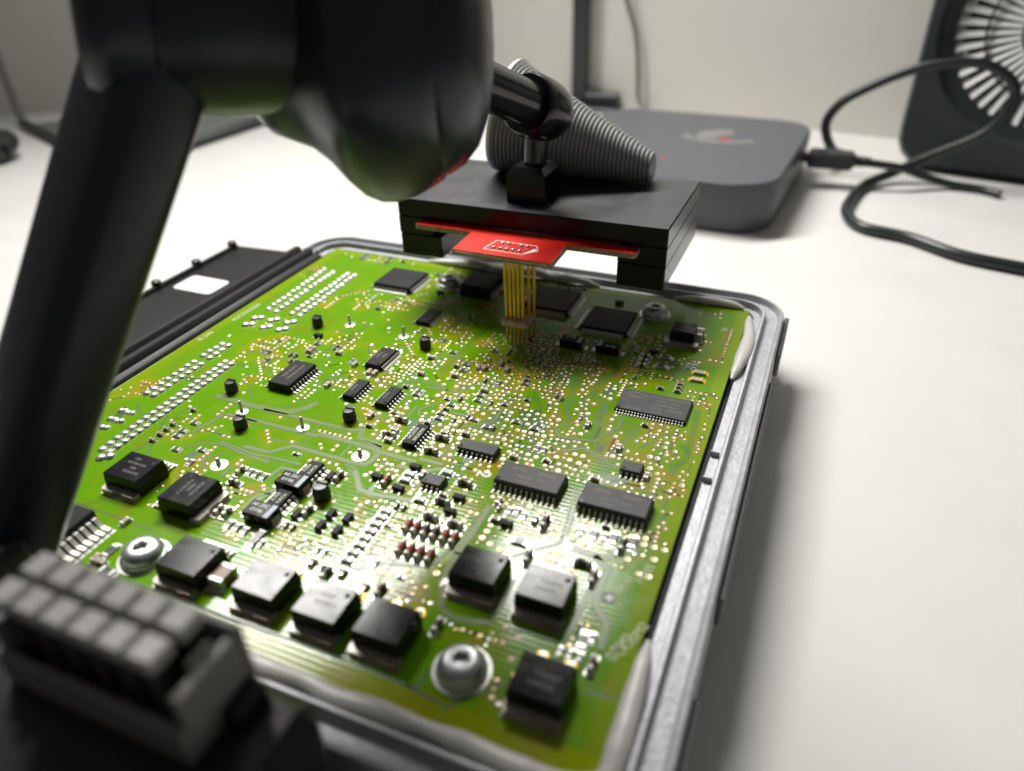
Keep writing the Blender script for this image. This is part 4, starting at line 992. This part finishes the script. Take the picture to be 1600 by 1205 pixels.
# pole: rounded bar with a raised flat along one side
Mp = align(rel(pa), rel(pb)); Lp = d.length
sec = []
for k in range(28):
    a = 2*math.pi*k/28; c_, s_ = math.cos(a), math.sin(a)
    sec.append((10.4*math.copysign(abs(c_)**0.5, c_), 7.6*math.copysign(abs(s_)**0.5, s_)))
vs = []; fs = []
for t, k in ((0, 0.90), (0.25, 0.92), (0.5, 0.95), (0.75, 1.0), (1.0, 1.04)):
    vs += [(x*k, y*k, Lp*t) for x, y in sec]
for a in range(4):
    for k in range(28): fs.append((a*28+k, a*28+(k+1) % 28, a*28+28+(k+1) % 28, a*28+28+k))
fs += [tuple(reversed(range(28))), tuple(4*28+k for k in range(28))]
put('pole', MB().add(vs, fs, 0, Mp).mesh('pole', 'armp', 50), arm)
put('clamp_foot', MB().box((0, 0, 0), (25, 15, 13), 0, 1.5).mesh('clamp_foot', 'blackp'), arm, rel((-108.3, -179.5, 17)))
# elbow barrel
ea, eb_ = Vector((-102.0, -125.5, 97.0)), Vector((-78.0, -100.0, 91.5))
Me = align(rel(ea), rel(eb_)); Le = (eb_-ea).length
put('elbow', MB().lathe([(9, -2.0), (13.8, -1.2), (16.2, 1.0), (16.6, 4.0), (16.2, 9.0), (15.4, 9.6), (15.4, 10.4), (15.9, 11), (15.9, 20), (15.4, 24), (14.8, Le-2), (12, Le)], 48, 0, Me).mesh('elbow', 'armp', 40), arm)
# clamp knob
ka = Vector((-88.8, -99.4, 88.4)); kb = ka+Vector((0.9149, 0.4029, -0.024))*40
Mk = align(rel(ka), rel(kb))
kp = [(11.0, -2.5), (14.2, -1.6), (16.2, 0.6), (17.4, 4.0), (18.8, 8.0), (21.4, 11.4), (25.0, 14.6), (27.6, 17.6), (28.8, 20.6), (28.8, 23.6), (27.6, 27.6), (25.8, 31.0), (24.6, 33.0), (23.9, 33.5), (23.8, 34.2), (23.7, 34.6), (21.9, 37.4), (18.4, 40.2), (13.0, 42.2), (6.0, 43.2), (0.001, 43.4)]
put('knob', MB().lathe(kp, 84, 0, Mk @ RZ(18), (6, 0.014, 5, 12)).mesh('knob', 'armp', 40), arm)
# rod to the ball joint and the mounting block on the adapter
J = Vector((-66.3, -13.2, 60.4)); H = Vector((-76.5, -80.0, 87.0))
dj = (H-J).normalized()
put('rod', MB().tube([rel(J+dj*4), rel(H)], 6.3, 28).mesh('rod', 'joint', 40), arm)
Mj = align(rel(J-dj*9.0), rel(J+dj*9.5))
put('joint_head', MB().lathe([(3.0, 0), (6.0, 0.6), (8.0, 2.6), (8.7, 5.5), (8.9, 9.0), (8.9, 14.5), (8.5, 16.6), (8.0, 17.4), (6.5, 17.2)], 36, 0, Mj).mesh('joint_head', 'joint', 40), arm)
put('joint_stem', MB().tube([rel((-67.9, -13.3, 43.3)), rel((-67.5, -13.3, 54.3))], [3.4, 3.4], 24).mesh('joint_stem', 'joint', 40), arm)
blk = MB().box((0, 0, 4.6), (12.3, 13.2, 9.2), 0, 0.3)
blk.prism([(-6.15+1.9, -6.6), (6.15-1.9, -6.6), (6.15, -6.6+1.9), (6.15, 6.6-1.9), (6.15-1.9, 6.6), (-6.15+1.9, 6.6), (-6.15, 6.6-1.9), (-6.15, -6.6+1.9)], 9.2, 9.25)
bm_ = MB()
pts = []
for z, k in ((0, 0), (8.8, 0), (10.6, 1.7)):
    pts.append([(-6.15+k, -6.6+k, z), (6.15-k, -6.6+k, z), (6.15-k, 6.6-k, z), (-6.15+k, 6.6-k, z)])
vs = sum(pts, []); fs = [(3, 2, 1, 0), (8, 9, 10, 11)]
for a in range(2):
    for k in range(4): fs.append((a*4+k, a*4+(k+1) % 4, a*4+4+(k+1) % 4, a*4+4+k))
bm_.add(vs, fs).box((0, 0, 0.35), (14.2, 2.2, 0.7), 0, 0.1)
put('mount_block', bm_.mesh('mount_block', 'boxs'), arm, rel((-68.2, -13.8, 34.02)))

# ---------------------------------------------------------------- base block and grey socket in the front left corner
base = tag(put('base_block', MB().box((0, 0, 22), (84, 50, 43.9), 0, 2.5).box((30, 20, 45.5), (10, 6, 3), 0, 0.6).mesh('base_block', 'blackp'), None, (-74, -204, DESK)), 'black base block out of focus in the near left corner', 'base')
sk = thing('socket_connector', 'grey two-row socket connector standing on the black base in front', 'connector', (-57.2, -186.4, 23.95))
BWd, BD, BHt = 31.4, 12.4, 12.6
sh = MB()
sh.box((0, -BD/2+0.6, BHt*0.24), (BWd, 1.2, BHt*0.48), 0, 0.2).box((0, BD/2-0.6, BHt*0.46), (BWd, 1.2, BHt*0.92), 0, 0.2)
sh.box((-BWd/2+0.7, 0, BHt*0.42), (1.4, BD-2.44, BHt*0.84), 0, 0.2).box((BWd/2-0.8, 0, BHt*0.42), (1.6, BD-2.44, BHt*0.84), 0, 0.2)
sh.box((0, 0, 1.0), (BWd-0.2, BD-0.2, 2.0), 0, 0.2)
sh.box((BWd/2-2.3, 1.0, BHt*0.45), (1.3, 4, BHt*0.9), 0, 0.3)
put('shroud', sh.mesh('shroud', 'socketm'), sk)
cell = MB().box((0, 0, 6.6), (2.6, 2.4, 11.6), 1, 0.2).box((0, 0, 13.2), (3.9, 3.8, 2.2), 0, 0.28).mesh('socket_cell', ['socket', 'socketd'])
for j in range(2):
    for i in range(6): put('socket_cell', cell, sk, (-BWd/2+2.6+i*4.66, -2.4+4.8*j, 0.4))

# ---------------------------------------------------------------- things behind
def rrect(w, d, r, n=10):
    out = []
    for cx, cy, a0 in ((w/2-r, d/2-r, 0), (-w/2+r, d/2-r, 90), (-w/2+r, -d/2+r, 180), (w/2-r, -d/2+r, 270)):
        for k in range(n+1):
            a = math.radians(a0+90*k/n); out.append((cx+r*math.cos(a), cy+r*math.sin(a)))
    return out
tv = thing('media_box', 'dark grey rounded media box with a pale emblem behind the black adapter', 'media box', (-62, 186, DESK), None, -4)
vs = []; fs = []; lev = ((0.3, 118, 128, 20), (1.5, 120, 130, 21), (21.6, 121, 131, 21.5), (22.9, 120.4, 130.4, 21), (23.4, 119, 129, 20))
for z, w, d_, r in lev: vs += [(x, y, z) for x, y in rrect(w, d_, r)]
n = 44
for a in range(len(lev)-1):
    for k in range(n): fs.append((a*n+k, a*n+(k+1) % n, a*n+n+(k+1) % n, a*n+n+k))
fs += [tuple(reversed(range(n))), tuple((len(lev)-1)*n+k for k in range(n))]
put('case', MB().add(vs, fs).mesh('case', 'tv', 32), tv)
put('front_bevel', MB().box((-8, -63.7, 22.2), (62, 1.6, 2.4), 0, 0.5).mesh('front_bevel', 'tvlogo'), tv)
lg = MB()
lo = [(-20+40*k/20, 9.0*((k/10-1)**2)-10.0) for k in range(21)]
hi = [(-17.5+35*k/20, 8.0*((k/10-1)**2)-4.0) for k in range(21)]
lg.prism(lo+list(reversed(hi)), 0, 0.1, 0)
lg.prism([(-7+8.5*math.cos(a*0.3)*(1+0.18*math.sin(a*1.5))+0.35*(9+12*math.sin(a*0.3)), 9+12*math.sin(a*0.3)*(1+0.12*math.cos(a*1.8))) for a in range(21)], 0.0, 0.1, 0)
lg.prism([(1.5, -3.0), (8.0, -2.5), (7.5, 2.0), (2.0, 2.4)], 0.12, 0.2, 1)
put('emblem', lg.mesh('emblem', ['tvlogo', 'tvred']), tv, (17, 10, 23.42))
dd = MB().lathe([(1.7, 0), (1.6, 0.15)], 16)
put('indicator', dd.mesh('indicator', 'tvred'), tv, (2, -36, 23.4))
put('indicator', MB().lathe([(1.6, 0), (1.5, 0.15)], 16).mesh('indicator', 'tvlogo'), tv, (-8, -36, 23.4))

# plug in the side of the media box, with its short cable
pg = thing('cable_plug', 'black plug with ribbed strain relief in the side of the media box', 'plug', (-1.2, 208, -6))
put('contact', MB().box((2.0, 0, 0), (4.0, 8, 3.6), 0, 0.3).mesh('contact', 'tail'), pg)
put('body', MB().box((15.5, 0, 0), (23, 12, 8.2), 0, 1.2).mesh('plug_body', 'cable'), pg)
for k in range(4): put('relief_ring', MB().lathe([(2.6, 0), (3.3-0.25*k, 0.3), (3.3-0.25*k, 1.3), (2.6, 1.6)], 18, 0, RY(90)).mesh('relief_ring', 'cable', 40), pg, (27.0+2.1*k, 0, 0))
put('cord', MB().tube(smooth_path([(26, 0, 0), (36, 0, -0.5), (50, 3, -2.5), (62, 8, -7), (76, 12, -11.2), (90, 10, -11.7), (98, 4, -11.7)], 6), 2.1, 12).mesh('cord', 'cable', 60), pg)

# looping cable
pts = [(22, 262, -17.0), (14, 240, -9), (8.3, 233, 4.5), (11.3, 232, 14.5), (20.8, 232, 23.3), (45.5, 231, 36.3), (70.5, 230, 40.5), (85.8, 229, 35.6), (92.5, 228, 25.5), (84.5, 227, 8.5), (62, 228, -6.0), (46, 222, -14.5), (33.3, 205, -17.3), (27.0, 176, -17.4), (26.6, 156, -17.4), (34, 140, -17.4), (53, 132.7, -17.4), (72, 118.5, -17.4), (94.8, 111.8, -17.4), (130, 104, -17.4)]
tag(put('looped_cable', MB().tube(smooth_path(pts, 9), 2.55, 14).mesh('looped_cable', 'cable', 60)), 'thick black cable looping up in front of the fan and across the desk', 'cable')

# desk fan
fan = thing('desk_fan', 'dark desk fan with radial grille and pale blades at the right edge', 'fan', (122, 256, DESK+1.4), None, -13)
fan.rotation_euler.x = math.radians(-4)
FW, FH, FD = 146.0, 150.0, 42.0
outer = [(x, y+FH/2) for x, y in rrect(FW, FH, 16)]
fc = (-12.0, 72.0); fr = 47.0
# front panel as a ring between the outer outline and the round opening
N = 96; vs = []; fs = []
def outer_at(a):
    c_, s_ = math.cos(a), math.sin(a); best = 1e9
    for k in range(len(outer)):
        x0, y0 = outer[k]; x1, y1 = outer[(k+1) % len(outer)]
        dx, dy = x1-x0, y1-y0; den = c_*dy-s_*dx
        if abs(den) < 1e-9: continue
        t = ((x0-fc[0])*dy-(y0-fc[1])*dx)/den; q = ((x0-fc[0])*s_-(y0-fc[1])*c_)/den
        if t > 0 and -1e-6 <= q <= 1+1e-6: best = min(best, t)
    return (fc[0]+best*c_, fc[1]+best*s_)
for k in range(N):
    a = 2*math.pi*k/N; ox, oz = outer_at(a)
    c_, s_ = math.cos(a), math.sin(a)
    vs += [(ox, FD/2, oz), (ox, -FD/2+3, oz), (fc[0]+(ox-fc[0])*0.97, -FD/2, fc[1]+(oz-fc[1])*0.97), (fc[0]+(fr+8)*c_, -FD/2, fc[1]+(fr+8)*s_), (fc[0]+(fr+6)*c_, -FD/2+4, fc[1]+(fr+6)*s_), (fc[0]+fr*c_, -FD/2+5, fc[1]+fr*s_), (fc[0]+fr*c_, FD/2, fc[1]+fr*s_)]
for k in range(N):
    q = (k+1) % N
    for a in range(6): fs.append((k*7+a, q*7+a, q*7+a+1, k*7+a+1))
    fs.append((k*7+6, q*7+6, q*7, k*7))
put('frame', MB().add(vs, fs).mesh('fan_frame', 'fan', 40), fan)
vane = MB().prism([(13, -0.9), (fr-0.5, -1.9), (fr-0.5, 1.9), (13, 0.9)], -0.45, 0.45).mesh('grille_fin', 'blade')
for k in range(44):
    put('grille_fin', vane, fan, Mx=T(fc[0], -FD/2+6.5, fc[1]) @ RY(360*k/44+2) @ RX(38) @ RX(90))
for rr in (17, 33):
    put('grille_ring', MB().tube([(fc[0]+rr*math.cos(a*math.pi/24), -FD/2+4.6, fc[1]+rr*math.sin(a*math.pi/24)) for a in range(49)], 0.6, 8).mesh('grille_ring', 'fan', 60), fan)
put('hub', MB().lathe([(9, 0), (9, 3), (7, 5)], 28, 0, T(fc[0], -FD/2+9, fc[1]) @ RX(90)).mesh('hub', 'fan', 35), fan)
for k in range(7):
    vs = []; fs = []
    for i in range(7):
        r_ = 8+(fr-3-8)*i/6
        for j in range(7):
            a = math.radians(k*360/7+ (j/6-0.5)*60+i*1.5)
            vs.append((fc[0]+r_*math.cos(a), -FD/2+19-(j/6-0.5)*17, fc[1]+r_*math.sin(a)))
    for i in range(6):
        for j in range(6): fs.append((i*7+j, i*7+j+1, i*7+j+8, i*7+j+7))
    nv = len(vs)
    vs += [(x, y+0.9, z) for x, y, z in vs]; fs += [tuple(reversed([q+nv for q in f])) for f in fs]
    put('blade', MB().add(vs, fs).mesh('blade', 'fan', 60), fan)

# black upright post by the wall and the wire beside it
post = thing('upright_post', 'black upright post standing by the wall behind the media box', 'post', (-174, 352, DESK))
put('shaft', MB().box((0, 0, 95), (11.5, 9, 190), 0, 1).mesh('shaft', 'fan'), post)
put('foot', MB().box((10, -6, 1.6), (46, 24, 3.2), 0, 1).mesh('foot', 'fan'), post)
put('bracket', MB().box((18, 0, 7), (26, 8, 8), 0, 1).mesh('bracket', 'fan'), post)
tag(put('hanging_wire', MB().tube(smooth_path([(-152, 346, 110), (-141, 348, 60), (-132, 348, 35), (-128, 347, 10), (-126, 346, -10), (-118, 340, -18)], 8), 1.7, 10).mesh('hanging_wire', 'plate', 60)), 'thin grey wire hanging down the wall beside the black post', 'wire')
# flat grey stand foot on the desk at the left, and a thin leaning rod
fp = thing('flat_stand', 'flat dark grey stand lying on the desk behind the arm pole', 'stand', (-430, 200, DESK))
put('plate', MB().prism([(-122, -36), (-47, -66), (47, -56), (50, 35), (90, 100), (60, 130), (-10, 80), (-60, 30)], 0.02, 3.0).mesh('stand_plate', 'plate'), fp)
put('edge_bar', MB().tube([(-122, -36, 4), (-47, -66, 4), (47, -56, 4), (50, 35, 4), (92, 100, 4)], 4, 10, 0, 0.8).mesh('edge_bar', 'fan', 60), fp)
put('leaning_rod', MB().tube([(-122, -36, 4), (-150, -20, 75)], 3.0, 10).mesh('leaning_rod', 'plate', 60), fp)
cl = MB()
ring = [(26*math.cos(a*0.2618), 17*math.sin(a*0.2618), 8+2*math.sin(a*0.5236)) for a in range(25)]
tag(put('coiled_cable', MB().tube(ring, 7.0, 12).mesh('coiled_cable', 'cable', 60), None, (-505, 92, DESK+0.5)), 'small black coil of cable at the far left edge', 'cable')
